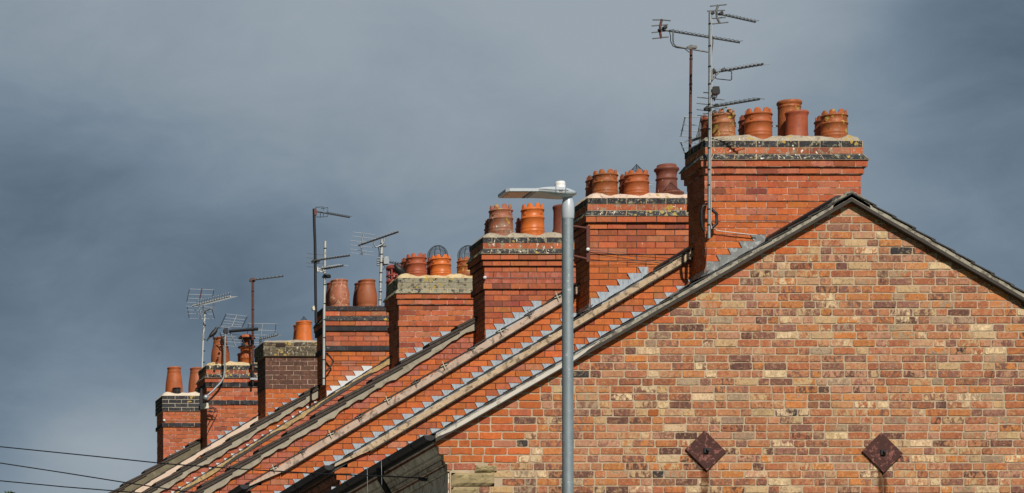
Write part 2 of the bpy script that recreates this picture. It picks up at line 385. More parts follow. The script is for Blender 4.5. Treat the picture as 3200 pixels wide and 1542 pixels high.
SHY = [46.75, 51.05, 55.5, 59.9, 64.25, 68.4, 72.85, 76.8]
SLX = [2204, 1843, 1516, 1248, 1019.6, 830.7, 648, 510.7]
STOP = [442, 621, 743.7, 870, 958.5, 1071, 1143, 1237.5]
SC = [20.9, 19.5, 17.97, 16.7, 15.5, 14.5, 13.6, 12.9]
SD = .56
ST = []
for i in range(8):
    s = S(SHY[i]); ST.append(dict(y=SHY[i], s=s, x0=(SLX[i]-VX)/s, x1=(SLX[i]-VX)/s+1.77, zt=(VY-STOP[i])/s, h=SC[i]/s))

VERGE = [ # material, face height, overhang, slate style, ragged
 ('grey_verge', .036, .075, 'slate', .2), ('tan_verge', .070, .055, 'slate', .3), ('pinktan_verge', .082, .055, 'clips', .3),
 ('greycream_verge', .095, .05, 'tile', 1), ('ochre_verge', .06, .03, 'thin', 2), ('greycream_verge', .10, .05, 'tile', 1),
 ('cream_verge', .085, .03, 'thin', 1), ('olive_verge', .21, .03, 'tile', .4)]

def flashing(B, yw, roof, h, z0, x_from, x_to, tip=.145, rise=1, flat=False):
    """stepped lead: each step tucked in a bed joint, its left edge cut on the slant"""
    m = (roof(x_from+.1)-roof(x_from))/.1
    k = math.floor((roof(x_from)-z0)/h)
    while True:
        zk = z0+k*h
        xk = x_from+(zk-tip-roof(x_from))/m
        xn = xk+h/m
        if xk > x_to: break
        k += 1
        if xn < x_from: continue
        sl = .54*h
        a = max(xk, x_from); jx = R.uniform(-.006, .006)
        yy = yw-.010-R.uniform(0, .004)
        xr = min(xn+sl, x_to+.12)
        pts = [(a+jx, zk), (xr, zk-R.uniform(0, .002))]
        pts += [(xr, roof(xr)-.06), (max(xk+sl, x_from), roof(max(xk+sl, x_from))-.06)]
        if xk >= x_from: pts += [(xk+sl+jx, zk-h)]
        else: pts += [(x_from, zk-h)]
        B.prism(pts, 0, 1, lambda u, v, t: (u, yy+(.006 if t else 0)-(.004 if v > zk-.003 else 0)+R.uniform(-.001, .001), v))

for i in range(8):
    y0, y1 = GY[i], GY[i+1]
    H = thing('terraced_house', (16, (y0+y1)/2, ground(0, y0)), HOUSE_LABELS[i], 'house', 'terraced houses stepping up the hill')
    HOUSES.append(H)
    rx, sl = RX[i], SL[i]; zr = roofz(i, rx); ex2 = 2*rx-WX
    gz = ground(0, y0)-.5
    # --- gable wall
    B = MB(); dz = .045; ez = roofz(i, EX)-.03
    B.prism([(WX-dx+.004, ez+dz_) for dx, dz_ in PROF], y0, y0+.09, lambda u, v, t: (u, t, v))
    def uleft(v):
        return WX-max([0]+[max(a[0], c[0]) for a, c in zip(PROF, PROF[1:]) if min(a[1], c[1])-.02 <= v-ez <= max(a[1], c[1])+.02 and v-ez > -.36])
    pent = [(WX, gz), (ex2, gz), (ex2, roofz(i, ex2)-dz), (rx, zr-dz), (WX, roofz(i, WX)-dz)]
    B.prism(pent, y0, y0+.23, lambda u, v, t: (u, t, v))
    B.mi = 1
    fn = lambda u, v, d, y0=y0: (u, y0-d, v)
    g = math.sqrt(1+sl*sl)
    up = [(-sl/g, -1/g, (zr-.06+sl*rx)/g), (sl/g, -1/g, (zr-.06-sl*rx)/g)]   # under both slopes
    up = [(sl, -1, zr-.06-sl*rx), (-sl, -1, zr-.06+sl*rx)]
    if i == 0:
        h = .0815; zb = 6.28-.0815*40; rows = []
        nrow = int((zr-zb)/h)+1
        for k in range(nrow): rows.append((zb+k*h, zb+(k+1)*h, uleft(zb+(k+.5)*h), ex2))
        wob = [R.uniform(0, 1) for _ in range(nrow+2)]
        def pal1(u, v, hd):
            rxl = rx-(zr-v)/sl; w = wob[int((v-zb)/h)]
            e = .28+.16*w
            if v < 7.25: e = .36+.3*w+(7.25-v)*.55
            if 6.9 < v < 7.3 and u < 12.9: e += .1
            if v < 6.62: return pal_mixed(u, v, hd) if u > 12.25 else pal_pink(u, v, hd)
            if u < max(rxl, WX)+e or R.random() < .006: return (*(pal_orange(u, v, hd) if R.random() < .8 else pal_red(u, v, hd)), .12)
            return pal_mixed(u, v, hd)
        quo = [(1409, 1545, 1478, 1520), (1409, 1496, 1523, 1570), (1482, 1552, 1455, 1477)]
        qb = []
        for a, b_, c, d in quo:
            p, q = P(a, d, y0), P(b_, c, y0); qb.append((p.x, q.x, p.z, q.z))
        kk = 0; zq = P(0, 1570, y0).z
        while zq > gz+.6:
            kk += 1; w = .48 if kk % 2 else .30; qb.append((WX, WX+w, zq-.16, zq-.01)); zq -= .17
        sk = lambda a, b_, c, d: any(q[0] < (a+b_)/2 < q[1] and q[2] < (c+d)/2 < q[3] for q in qb)
        for row in [r for r in rows if r[0] > 2.2]:
            bricks(B, [row], fn, L=.243, joint=.0145, bond='garden', pal=pal1, lines=up, t=.007, jit=.0028, rnd=.007, skip=sk)
        B.build('gable_wall', ['mortar_buff', 'gable'], H)
        for a, b_, c, d in qb:
            Q = MB(); n = 10
            Q.box(a+.004, b_-.004, y0-.012, y0+.1, c+.003, d-.003)
            vs = []; fs = []
            for r_ in range(6):
                for k in range(n+1):
                    e = (0 if k in (0, n) or r_ in (0, 5) else R.uniform(.008, .026))
                    vs.append((lerp(a+.004, b_-.004, k/n), y0-.012-e, lerp(c+.003, d-.003, r_/5)))
            for r_ in range(5):
                for k in range(n): fs.append((r_*(n+1)+k, r_*(n+1)+k+1, (r_+1)*(n+1)+k+1, (r_+1)*(n+1)+k))
            Q.add(vs, fs); Q.build('quoin_stone', 'stone', H)
        for pc in plX:
            Q = MB(); hw, hh = .215, .212
            tw = .012
            Q.prism([(pc.x-hw, pc.z+tw), (pc.x+tw, pc.z-hh), (pc.x+hw, pc.z-tw), (pc.x-tw, pc.z+hh)], y0-.032, y0-.004, lambda u, v, t: (u, t, v))
            pl = Q.build('wall_tie_plate', 'plate', H)
            Q = MB(); Q.tube([(pc.x+.005, y0-.025, pc.z-.003), (pc.x+.012, y0-.075, pc.z+.006)], .017, 8)
            Q.box(pc.x-.026, pc.x+.026, y0-.052, y0-.030, pc.z-.026, pc.z+.026)
            Q.build('bolt', 'black', pl)
    else:
        h = .0752; st = ST[i-1]
        zb = st['zt']-60*h; rows = [(zb+k*h, zb+(k+1)*h, uleft(zb+(k+.5)*h), ex2) for k in range(120) if zb+k*h < zr]
        sk = lambda a, b_, c, d, i=i: d < roofz(i-1, (a+b_)/2)-.35 or (a > 16.05 and b_ < 17.6)
        def palg(u, v, hd, i=i):
            dz_ = roofz(i, u)-v
            if i in (4, 5, 3) and dz_ < .32 and R.random() < .6: return pal_pink(u, v, hd)
            return pal_orange(u, v, hd) if R.random() < .9 else pal_red(u, v, hd)
        bricks(B, rows, fn, L=.229, joint=.0080, bond='run', pal=palg, lines=up, t=.006, jit=.0010, skip=sk)
        B.build('gable_wall', ['mortar_dark', 'brick'], H)
        Bf = MB(); Bf.smooth = False
        rf = lambda x, i=i: roofz(i-1, x) if x < RX[i-1] else roofz(i-1, RX[i-1])+SL[i-1]*(x-RX[i-1])
        flashing(Bf, y0, rf, h, zb, EX-.02, 16.05, tip=(0, .105, .135, .04, .04, .115, .06, .04)[i])
        Bf.build('lead_flashing', 'lead' if i < 3 else ('lead_new' if i in (4, 5, 6) else 'lead'), H)
    # --- roof slabs (ridge of the end house splays towards its chimney)
    B = MB(); ya, yb = y0-.02, y1-.002
    rxb = 16.80 if i == 0 else rx
    zrb = zr if i else ZR[0]+SL[0]*(rxb-15.96)
    dt = -.025
    e0 = EX-.03
    def slab(xa0, za0, xa1, za1, xb0, zb0, xb1, zb1):
        vs = []
        for zoff in (-.06, 0):
            vs += [(xa0, ya, za0+zoff+dt), (xa1, ya, za1+zoff+dt), (xb0, yb, zb0+zoff+dt), (xb1, yb, zb1+zoff+dt)]
        B.hexa([vs[0], vs[1], vs[2], vs[3], vs[4], vs[5], vs[6], vs[7]])
    slab(e0, roofz(i, e0), rx, zr, e0, roofz(i, e0), rxb, zrb)
    xr = ex2+.12
    slab(rx, zr, xr, roofz(i, xr), rxb, zrb, xr, roofz(i, xr))
    B.tube([(rx, y0+.3, zr-.01), (rxb, y1-.06, zrb-.01)], .07, 10)
    nr = 24
    for side in (0, 1):                      # slate courses as slightly lifted strips
        for k in range(nr):
            t0, t1 = k/nr, (k+1)/nr
            xe = e0 if side == 0 else xr; ze = roofz(i, xe)
            q = lambda t, yv, r_, z_, o: (lerp(xe, r_, t), yv, lerp(ze, z_, t)+dt+o)
            vs = [q(t0, ya+.01, rx, zr, .012), q(t1, ya+.01, rx, zr, .002), q(t0, yb, rxb, zrb, .012), q(t1, yb, rxb, zrb, .002)]
            vs = [(v[0], v[1], v[2]-.012) for v in vs]+vs
            B.hexa(vs)
    B.build('roof', 'slate', H)
    # --- verge
    mat, fh, ov, style, rag = VERGE[i]
    B = MB()
    segs = 26 if rag else 14
    for side in (0, 1):
        xs = [EX+.0, rx] if side == 0 else [rx, 2*rx-EX]
        topl, botl = [], []
        n = segs*3
        for k in range(n+1):
            x = lerp(xs[0], xs[1], k/n); z = roofz(i, x)-.012
            dd = fh*g
            if rag: dd *= 1+R.uniform(-.10, .10)*rag
            if rag >= 1: dd *= 1+.18*math.sin(k*.55+i)*math.sin(k*.23)+.10*math.sin(k*1.9)
            if rag == 2: dd *= .35+.75*max(0, math.sin(k*.31+1))
            de = (x-EX) if side == 0 else 9
            if i in (1, 2) and de < .42: dd = max(.02, dd*(.25+.75*de/.42))
            if i == 0: dd *= .92+.16*math.sin(k*.4)*.3
            topl.append((x, z)); botl.append((x, z-max(dd, .012)))
        for k in range(n):
            if side == 0 and k == n-1: pass
            q = [topl[k], topl[k+1], botl[k+1], botl[k]]
            yj = y0-ov
            B.prism([(p[0], p[1]) for p in q], yj, y0+.05, lambda u, v, t: (u, t, v))
        if rag < 1:     # undercloak board or slate below the fillet
            u0, u1 = xs
            und = (.030 if i == 0 else .014)*g
            zz = lambda x: roofz(i, x)-.012-fh*g*1.0
            xa, xb = (u0+.42 if (i in (1, 2) and side == 0) else u0), u1
            B.mi = 1
            B.prism([(xa, zz(xa)-und), (xb, zz(xb)-und), (xb, zz(xb)), (xa, zz(xa))], y0-ov-.006, y0+.05, lambda u, v, t: (u, t, v))
            B.mi = 0
    vg = B.build('verge', [mat, 'undercloak'], H)
    if i == 0:
        B = MB()
        for xa, xb in ((EX+.02, 13.55),):
            n = 12
            for k in range(n):
                a, c = lerp(xa, xb, k/n), lerp(xa, xb, (k+1)/n); w0 = .048*min(1, k/2+.4, (n-k)/2); w1 = .048*min(1, (k+1)/2+.4, (n-k-1)/2+.1)
                zt_ = lambda x: roofz(0, x)-.026
                B.prism([(a, zt_(a)-w0), (c, zt_(c)-w1), (c, zt_(c)), (a, zt_(a))], y0-.083, y0-.06, lambda u, v, t: (u, t, v))
        B.build('white_fillet', 'white_verge', vg)
    # slates or tiles showing their edges along the verge
    B = MB(); stp = {'slate': .24, 'clips': .42, 'tile': .46, 'thin': .30}[style]
    tk = {'slate': .012, 'clips': .014, 'tile': .030, 'thin': .010}[style]
    for side in (0, 1):
        L_ = (rx-EX)*g; n = int(L_/stp)+1
        for k in range(n):
            s0, s1 = k*stp-.03, min(L_, (k+1)*stp+.02)
            lift0 = tk*1.25; lift1 = .0
            s0 = max(s0, -.06)
            def pt(s_, o):
                x = EX+s_/g if side == 0 else 2*rx-EX-s_/g
                return (x, roofz(i, x)-.012+o*g)
            oj = R.uniform(0, .004)
            a0, a1 = pt(s0, lift0+oj), pt(s1, lift1+oj)
            b0, b1 = (a0[0], a0[1]+tk*g), (a1[0], a1[1]+tk*g*.8)
            q = [a0, a1, b1, b0] if side == 0 else [a1, a0, b0, b1]
            yo = y0-ov-.008-(.03 if style == 'tile' else .006)+R.uniform(-.004, .004)
            B.prism(q, yo, y0+.25, lambda u, v, t: (u, t, v))
            if style == 'tile':              # deep dark downstand of each interlocking tile
                B.prism([(a0[0]+(.03 if side == 0 else -.03), a0[1]-.035), (a1[0], a1[1]-.035), a1, a0], yo+.012, y0+.03, lambda u, v, t: (u, t, v))
    B.build('slates' if style != 'tile' else 'roof_tiles', 'tile' if style == 'tile' else 'slate', vg)
    if style == 'clips':
        for k in range(1, 13):
            s_ = k*.42-.05; x = EX+s_/g
            if x > rx-.1: break
            z = roofz(i, x); B = MB()
            B.tube([(x-.03, y0-ov-.02, z+.045), (x-.01, y0-ov-.022, z-.01), (x+.01, y0-ov-.02, z-.05)], .0055, 6)
            B.tube([(x-.05, y0-ov-.02, z-.02), (x+.035, y0-ov-.02, z+.012)], .0045, 6)
            B.build('verge_clip', 'cream' if k % 2 else 'dull_alu', vg)
    if i == 0:   # broken cement around the ridge end
        B = MB()
        for k in range(34):
            t = R.uniform(-1, 1); x = rx+t*.19+.02; z = roofz(0, x)+.012+.022*R.random()*(1.2-abs(t))
            r_ = R.uniform(.014, .030)
            B.ball((x, y0-.03+R.uniform(-.01, .1), z-.01), r_, 7, (1.3, 1, .8), Matrix.Rotation(R.uniform(0, 3), 3, 'Y'))
        for sd in (-1, 1):
            B.prism([(rx, zr+.030), (rx, zr-.045), (rx+sd*.20, zr-.045-.20*sl), (rx+sd*.18, zr+.025-.18*sl)], y0-.075, y0+.35, lambda u, v, t: (u, t, v))
        B.build('ridge_cement', 'grey_verge', H)
    # --- front wall, cornice, gutter
    ez = roofz(i, EX)-.03
    B = MB(); B.box(WX+.0, WX+.22, y0+.232, y1-.002, gz, ez-.02)
    fw = B.build('front_wall', 'facade', H)
    B = MB(); B.box(ex2-.22, ex2, y0+.232, y1-.002, gz, ez-.02); B.build('rear_wall', 'facade', H)
    rowsf = MB(); 
    if i < 3:
        bricks(rowsf, [(ez-.55-k*.078, ez-.55-(k-1)*.078, y0+.01, y1-.01) for k in range(26)], lambda u, v, d: (WX-d, u, v), L=.235, pal=pal_brown if i else pal_red, t=.006)
        rowsf.build('front_brickwork', ['facade' if i == 0 else 'brick'][0] if False else 'brick', fw)
    for wk in range(1):
        for (wy, wz) in ((y0+1.25, ez-2.4), (y0+3.0, ez-2.4)):
            W_ = MB(); W_.box(WX-.03, WX+.01, wy-.5, wy+.5, wz-.75, wz+.75); wo = W_.build('window', 'white', H)
            W_ = MB(); W_.box(WX-.036, WX-.031, wy-.42, wy+.42, wz-.67, wz-.03); W_.box(WX-.036, WX-.031, wy-.42, wy+.42, wz+.03, wz+.67); W_.build('pane', 'lampdark', wo)
    cm = 'cornice_grey' if i == 0 else 'cornice_brown'
    B = MB(); nseg = 9; ys = [lerp(y0+.10, y1-.03, k/nseg) for k in range(nseg+1)]
    for k in range(nseg):
        B.prism([(dx+R.uniform(-.002, .002), dz) for dx, dz in PROF], ys[k]+.003, ys[k+1]-.003, lambda u, v, t: (WX-u, t, ez+v))
    k = y0
    while k < y1-.20:
        B.box(WX-.072, WX-.056, k+.1, k+.124, ez-.268, ez-.234); k += .048
    B.box(WX-.012, WX, y0+.02, y1-.03, ez-.75, ez-.37)
    co_ = B.build('cornice', cm, H)
    B = MB(); B.box(WX-.070, WX-.05, y0+.1, y1-.03, ez-.232, ez-.224); B.box(WX-.0545, WX-.04, y0+.1, y1-.03, ez-.272, ez-.226); B.box(WX-.1335, WX-.12, y0+.1, y1-.03, ez-.084, ez-.058); B.box(WX-.036, WX-.02, y0+.1, y1-.03, ez-.30, ez-.284)
    B.build('dark_band', 'cornice_brown' if i == 0 else 'undercloak', co_)
    B = MB(); gx, gzt = WX-.225, ez+.015; pr = []
    for k in range(9):
        a = math.pi*k/8; pr.append((gx-.062*math.cos(a), gzt-.058*math.sin(a)))
    inner = [(x*1.0+(gx-x)*.08, z+(.005)) for x, z in reversed(pr)]
    B.prism(pr+inner, y0-.05, y1-.04, lambda u, v, t: (u, t, v))
    B.prism(pr, y0-.062, y0-.050, lambda u, v, t: (u, t, v))
    k = y0+.5
    while k < y1-.2:
        B.prism([(gx+(x-gx)*1.12, gzt+(z-gzt)*1.12+.004) for x, z in pr], k, k+.05, lambda u, v, t: (u, t, v)); k += .9
    B.box(gx+.055, WX-.152, y0-.03, y1-.04, ez-.03, ez+.045)
    gt = B.build('gutter', 'gutter', H)
    if i in (0, 1, 2):
        yd = y0+1.95
        B = MB(); B.tube([(gx, yd, gzt-.05), (gx, yd, gzt-.16), (gx+.06, yd, gzt-.26), (WX-.06, yd, gzt-.45), (WX-.06, yd, gz+.6)], .034, 10)
        B.tube([(gx, yd, gzt-.04), (gx, yd, gzt-.12)], .045, 10)
        B.build('downpipe', 'gutter', H)
    if i == 0:
        B = MB()
        for dy, rr in ((1.55, .0), (2.15, .02)):
            yc = y0+dy
            B.tube([(gx-.02, yc+.12, gzt-.04), (gx-.07, yc+.08, gzt+.005), (gx-.085, yc+.02, gzt-.03), (gx-.088, yc, gzt-.15), (gx-.085, yc, gzt-.5), (gx-.07, yc, gzt-1.4)], .0026, 6)
        B.build('pale_cable', 'galv', H)

# ------------------------------------------------------------------ chimney stacks
def stack(i, layers, fl, flh, capmat, shaft_mortar='mortar_mid', lastpal=pal_red, guard=None, capm='mortar_buff'):
    st = ST[i]; y, x0, x1, h = st['y'], st['x0'], st['x1'], st['h']; yb = y+SD
    z = st['zt']; H = HOUSES[i]
    cap = MB(); sh = MB(); zbot = roofz(i, x0)-.35
    nleft = int((z-zbot)/h)+2
    allL = list(layers); used = sum(l[0] for l in layers)
    allL.append((max(1, nleft-used), 0, 0, lastpal, 'sh'))
    ph = i
    for (n, pt, pb, pal, part) in allL:
        B = cap if part == 'cap' else sh
        z1 = z; z0 = z-n*h
        vs = []
        for zz, p in ((z0, pb), (z1, pt)):
            vs += [(x0-p, y-p, zz), (x1+p, y-p, zz), (x0-p, yb+p, zz), (x1+p, yb+p, zz)]
        B.mi = 0; B.hexa(vs); B.mi = 1
        for k in range(n):
            a1 = z1-k*h; a0 = a1-h; ph += 1
            q0 = lerp(pb, pt, (a0-z0)/(z1-z0)); q1 = lerp(pb, pt, (a1-z0)/(z1-z0))
            pv = lambda v: lerp(q0, q1, max(0, min(1, (v-a0)/h)))
            pm = pt
            jt = .0085; kw = dict(joint=jt, pal=pal, t=.005, jit=.0012, half=ph)
            def ff(u, v, d): 
                t = (u-x0)/(x1-x0); e = pv(v); return (lerp(x0-e-d, x1+e+d, t), y-e-d, v)
            def fb(u, v, d):
                t = (u-x0)/(x1-x0); e = pv(v); return (lerp(x0-e, x1+e, t), yb+e+d, v)
            def fl_(u, v, d):
                t = (u-y)/(yb-y); e = pv(v); return (x0-e-d, lerp(y-e, yb+e, t), v)
            def fr(u, v, d):
                t = (u-y)/(yb-y); e = pv(v); return (x1+e+d, lerp(y-e, yb+e, t), v)
            bricks(B, [(a0, a1, x0, x1)], ff, **kw)
            bricks(B, [(a0, a1, x0, x1)], fb, **kw)
            bricks(B, [(a0, a1, y, yb)], fl_, bond='run' if ph % 2 else 'head', **kw)
            bricks(B, [(a0, a1, y, yb)], fr, bond='run' if ph % 2 else 'head', **kw)
        z = z0
    so = sh.build('chimney_stack', [shaft_mortar, 'stackbrick'], H)
    cap.build('chimney_cap', [capm, capmat], so)
    p = layers[0][1]
    if fl:
        B = MB(); B.smooth = True; nx, ny = 46, 12; vs = []
        rr = random.Random(i)
        ph_ = [rr.uniform(0, 6) for _ in range(6)]
        for b in range(ny+1):
            for a in range(nx+1):
                u, v = a/nx, b/ny
                xx = lerp(x0-p+.002, x1+p-.002, u); yy = lerp(y-p+.002, yb+p-.002, v)
                de = min(u*(x1-x0), (1-u)*(x1-x0), v*(yb-y)*1.0, (1-v)*(yb-y))
                k = min(1, de/.13); hh = (1-(1-k)**2)
                hh *= 1+.16*math.sin(xx*9+ph_[0])+.10*math.sin(xx*23+yy*9+ph_[1])
                zz = st['zt']+(.012 if 0 < a < nx and 0 < b < ny else -.004)+flh*hh+rr.uniform(-.003, .003)
                vs.append((xx, yy, zz))
        fs = [(b*(nx+1)+a, b*(nx+1)+a+1, (b+1)*(nx+1)+a+1, (b+1)*(nx+1)+a) for b in range(ny) for a in range(nx)]
        B.add(vs, fs); B.build('flaunching', fl, so)
    B = MB()
    rf = lambda x: ZR[i]+SL[i]*(x-15.96)
    flashing(B, y-.004, rf, h, st['zt']-60*h, x0+.006, 16.62, tip=.20)
    lm = 'lead_dull' if i == 0 else ('lead_new' if i in (4,) else 'lead')
    B.build('lead_flashing', lm, so)
    if i in (0, 1):
        B = MB(); xa = x0-.36; n = 10; vs = []
        for b in range(4):
            for a in range(n+1):
                x = lerp(xa, x0-.002, a/n); yy = y-.16+b*.24
                vs.append((x, yy, rf(x)+.02+.03*math.sin(a/n*3.1)+(.05 if a == n else 0)+R.uniform(-.004, .004)))
        fs = [(b*(n+1)+a, b*(n+1)+a+1, (b+1)*(n+1)+a+1, (b+1)*(n+1)+a) for b in range(3) for a in range(n)]
        B.smooth = True; B.add(vs, fs)
        B.smooth = False
        B.prism([(y-.004, rf(x0)-.05), (y+SD, rf(x0)-.05), (y+SD, rf(x0)+.10), (y-.004, rf(x0)+.10)], x0-.012, x0-.006, lambda u, v, t: (t, u, v))
        B.build('lead_apron', 'lead_dull', so)
    return so
b, r_, bs = pal_blue, pal_red, 'cap'
stack(0, [(1, .033, .033, b, 'cap'), (1, .03, .03, r_, 'cap'), (1, .035, .09, b, 'cap'), (1, .068, .068, r_, 'sh'), (1, .04, .04, r_, 'sh'), (4, .013, .013, r_, 'sh')], 'fl_grey', .075, 'cap', 'mortar_mid', pal_orange)
stack(1, [(1, .04, .04, b, 'cap'), (1, .035, .035, r_, 'cap'), (1, .04, .08, b, 'cap'), (1, .065, .065, r_, 'sh'), (1, .03, .03, r_, 'sh'), (4, .014, .014, r_, 'sh')], 'fl_pink', .07, 'cap', 'mortar_dark', pal_orange)
stack(2, [(1, .04, .04, b, 'cap'), (1, .035, .035, r_, 'cap'), (1, .04, .085, b, 'cap'), (1, .062, .062, r_, 'sh'), (1, .035, .035, r_, 'sh'), (1, .008, .008, r_, 'sh'), (2, .008, .008, pal_pink, 'sh'), (1, .028, .028, r_, 'sh')], 'fl_grey', .075, 'cap', 'mortar_dark')
stack(3, [(1, .03, .03, b, 'cap'), (1, .03, .03, pal_grime, 'cap'), (1, .03, .08, b, 'cap'), (1, .055, .055, r_, 'sh'), (1, .032, .032, r_, 'sh'), (3, .004, .004, r_, 'sh'), (1, .018, .018, r_, 'sh')], 'fl_cream', .065, 'cap_heavy')
stack(4, [(1, .03, .03, b, 'cap'), (1, .02, .02, r_, 'cap'), (1, .025, .06, b, 'cap'), (1, .045, .045, r_, 'sh'), (1, .033, .033, b, 'sh'), (3, .006, .006, r_, 'sh'), (1, .022, .022, b, 'sh')], None, 0, 'cap_clean', 'mortar_dark', pal_orange, capm='mortar_dark')
stack(5, [(2, .05, .05, pal_grime, 'cap'), (1, .045, .045, pal_grime, 'cap'), (7, .006, .006, pal_brown, 'sh')], 'fl_grey', .04, 'cap', 'mortar_mid', pal_orange)
stack(6, [(1, .03, .03, b, 'cap'), (1, .02, .02, r_, 'cap'), (1, .03, .075, b, 'cap'), (1, .05, .05, r_, 'sh'), (1, .035, .035, b, 'sh'), (3, .008, .008, r_, 'sh'), (1, .024, .024, b, 'sh')], 'fl_cream', .07, 'cap', 'mortar_mid', pal_red)
ST[7]['h'] = .0735
stack(7, [(4, .028, .028, b, 'cap'), (3, .004, .004, r_, 'sh'), (1, .025, .025, b, 'sh')], 'fl_smooth', .07, 'cap_clean', 'mortar_mid', pal_red, capm='mortar_pale')
# air brick in the sixth stack
a, c = P(862, 1074, ST[5]['y']-.055), P(892, 1083, ST[5]['y']-.055)
B = MB(); B.box(a.x, c.x, ST[5]['y']-.060, ST[5]['y']-.03, c.z, a.z)
vb = B.build('air_brick', 'flue', HOUSES[5])
B = MB()
for k in range(9): x = lerp(a.x, c.x, k/8); B.box(x-.003, x+.003, ST[5]['y']-.064, ST[5]['y']-.0605, c.z, a.z)
for k in range(3): z = lerp(c.z, a.z, k/2); B.box(a.x, c.x, ST[5]['y']-.067, ST[5]['y']-.0645, z-.003, z+.003)
B.build('grille', 'mortar_dark', vb)

# ------------------------------------------------------------------ chimney pots
def crown_prof(Hh, Rb, Rt):
    g = lambda t: lerp(Rb, Rt, t)
    pr = [(g(0)*.99, 0), (g(0), .03), (g(.1), .10), (g(.2), .205), (g(.2)*1.015, .215), (g(.2)*1.015, .235), (g(.22), .245), (g(.29), .295), (g(.29)*1.012, .305), (g(.3)*1.012, .32), (g(.3), .33),
          (g(.57), .565), (g(.57)*1.05, .58), (g(.6)*1.075, .60), (g(.6)*1.05, .622), (g(.62), .635), (g(.8), .80), (g(.8)*1.05, .815), (g(.8)*1.09, .835), (g(.8)*1.06, .855), (g(.85), .87), (g(.9)*.99, .871)]
    n = len(pr)
    pr += [(g(.9)*.98, .872), (g(.9)*.93, .873), (g(.9)*.85, .872), (g(.9)*.84, .86), (g(.5)*.84, .5)]
    return pr, n
def pot(i, cx, top, w, kind, mat, row='f', wt=None, label='', guard=None, base=None, dark_in=True):
    st = ST[i]; Y = st['y']+{'f': .155, 'r': .43, 'm': .29}[row]; s = S(Y)
    x = (cx-VX)/s; zt = (VY-top)/s; zb = st['zt']+(.0 if base is None else base); Hh = zt-zb
    Rb = w/2/s; Rt = (wt or w*.93)/2/s
    T = thing('chimney_pot', (x, Y, zb), label, 'chimney pot', 'chimney pots on the stacks')
    c = (x, Y, zb); B = MB()
    a0 = R.uniform(0, 1)
    if kind == 'crown':
        pr, n = crown_prof(Hh, Rb, Rt); mh = Hh*.129*1.0
        def zf(t, k, r, z):
            zz = z*Hh
            if n <= k <= n+2:
                m = ((t+a0)/(math.pi/4)) % 1; e = abs(m-.5)/.37
                if e < 1: zz += mh*(1-e**3.2)**.6
                if k == n: r *= 1.0
            return r, zz
        B.lathe(pr, c, 112, zf)
    elif kind == 'roll':       # rolled rim, near parallel sides
        B.lathe([(Rb*1.0, 0), (Rb*.985, .1*Hh), (Rt, .8*Hh), (Rt, .855*Hh), (Rt*1.04, .865*Hh), (Rt*1.04, .88*Hh), (Rt, .89*Hh), (Rt*1.02, .91*Hh), (Rt*1.11, .935*Hh), (Rt*1.12, .965*Hh), (Rt*1.06, .995*Hh), (Rt*.95, Hh), (Rt*.86, .985*Hh), (Rt*.84, .6*Hh)], c, 48)
    elif kind == 'flare':      # plain pot, thin lip, slightly flared foot
        B.lathe([(Rb*1.0, 0), (Rb*.95, .15*Hh), (Rt*1.0, .35*Hh), (Rt*.98, .82*Hh), (Rt*1.0, .88*Hh), (Rt*1.07, .93*Hh), (Rt*1.1, .965*Hh), (Rt*1.03, Hh), (Rt*.92, .99*Hh), (Rt*.88, .6*Hh)], c, 48)
    elif kind == 'barrel':
        B.lathe([(Rb*.93, 0), (Rb*.97, .07*Hh), (Rb*.95, .09*Hh), (Rb*.98, .12*Hh), (Rb, .28*Hh), (lerp(Rb, Rt, .12), .45*Hh), (lerp(Rb, Rt, .40), .60*Hh), (lerp(Rb, Rt, .8), .75*Hh), (Rt, .84*Hh), (Rt*1.02, .85*Hh), (Rt*.99, .87*Hh), (Rt*.98, .94*Hh), (Rt*1.05, .96*Hh), (Rt*1.06, .98*Hh), (Rt*1.0, Hh), (Rt*.88, .99*Hh), (Rt*.86, .6*Hh)], c, 48)
    elif kind == 'bishop':
        B.lathe([(Rb, 0), (Rb*.92, .25*Hh), (Rb*.86, .55*Hh), (Rb*.85, .60*Hh), (Rb*.93, .615*Hh), (Rb*.93, .64*Hh), (Rb*.85, .655*Hh), (Rb*.84, .74*Hh), (Rb*.93, .83*Hh), (Rb*1.05, .86*Hh), (Rb*1.05, .90*Hh), (Rb*.96, .92*Hh), (Rb*.84, .925*Hh), (Rb*.82, .99*Hh), (Rb*.78, Hh), (Rb*.7, .99*Hh), (Rb*.7, .6*Hh)], c, 48)
    elif kind == 'louvre':
        B.lathe([(Rb*1.06, 0), (Rb*.95, .45*Hh), (Rb*.93, .60*Hh), (Rb*1.0, .61*Hh), (Rb*1.0, .63*Hh), (Rb*.90, .64*Hh), (Rb*.88, .66*Hh), (Rb*.5, .66*Hh), (Rb*.5, .9*Hh), (Rb*.95, .9*Hh), (Rb*1.0, .92*Hh), (Rb*.98, .97*Hh), (Rb*.85, Hh), (.001, Hh)], c, 40)
        for k in range(8):
            t = k*math.pi/4+.2; q = (x+Rb*.82*math.cos(t), Y+Rb*.82*math.sin(t))
            B.tube([(q[0], q[1], zb+.65*Hh), (q[0], q[1], zb+.91*Hh)], Rb*.13, 6)
        B.lathe([(Rb*.9, .74*Hh), (Rb*.97, .745*Hh), (Rb*.97, .77*Hh), (Rb*.9, .775*Hh)], c, 40)
    elif kind == 'cowl':
        B.lathe([(Rb*1.08, 0), (Rb*1.02, .24*Hh), (Rb*1.1, .25*Hh), (Rb*1.1, .28*Hh), (Rb, .29*Hh), (Rb*.97, .56*Hh), (Rb*1.02, .57*Hh), (Rb*1.3, .60*Hh), (Rb*1.3, .62*Hh), (Rb*.55, .63*Hh), (Rb*.52, .9*Hh)], c, 40)
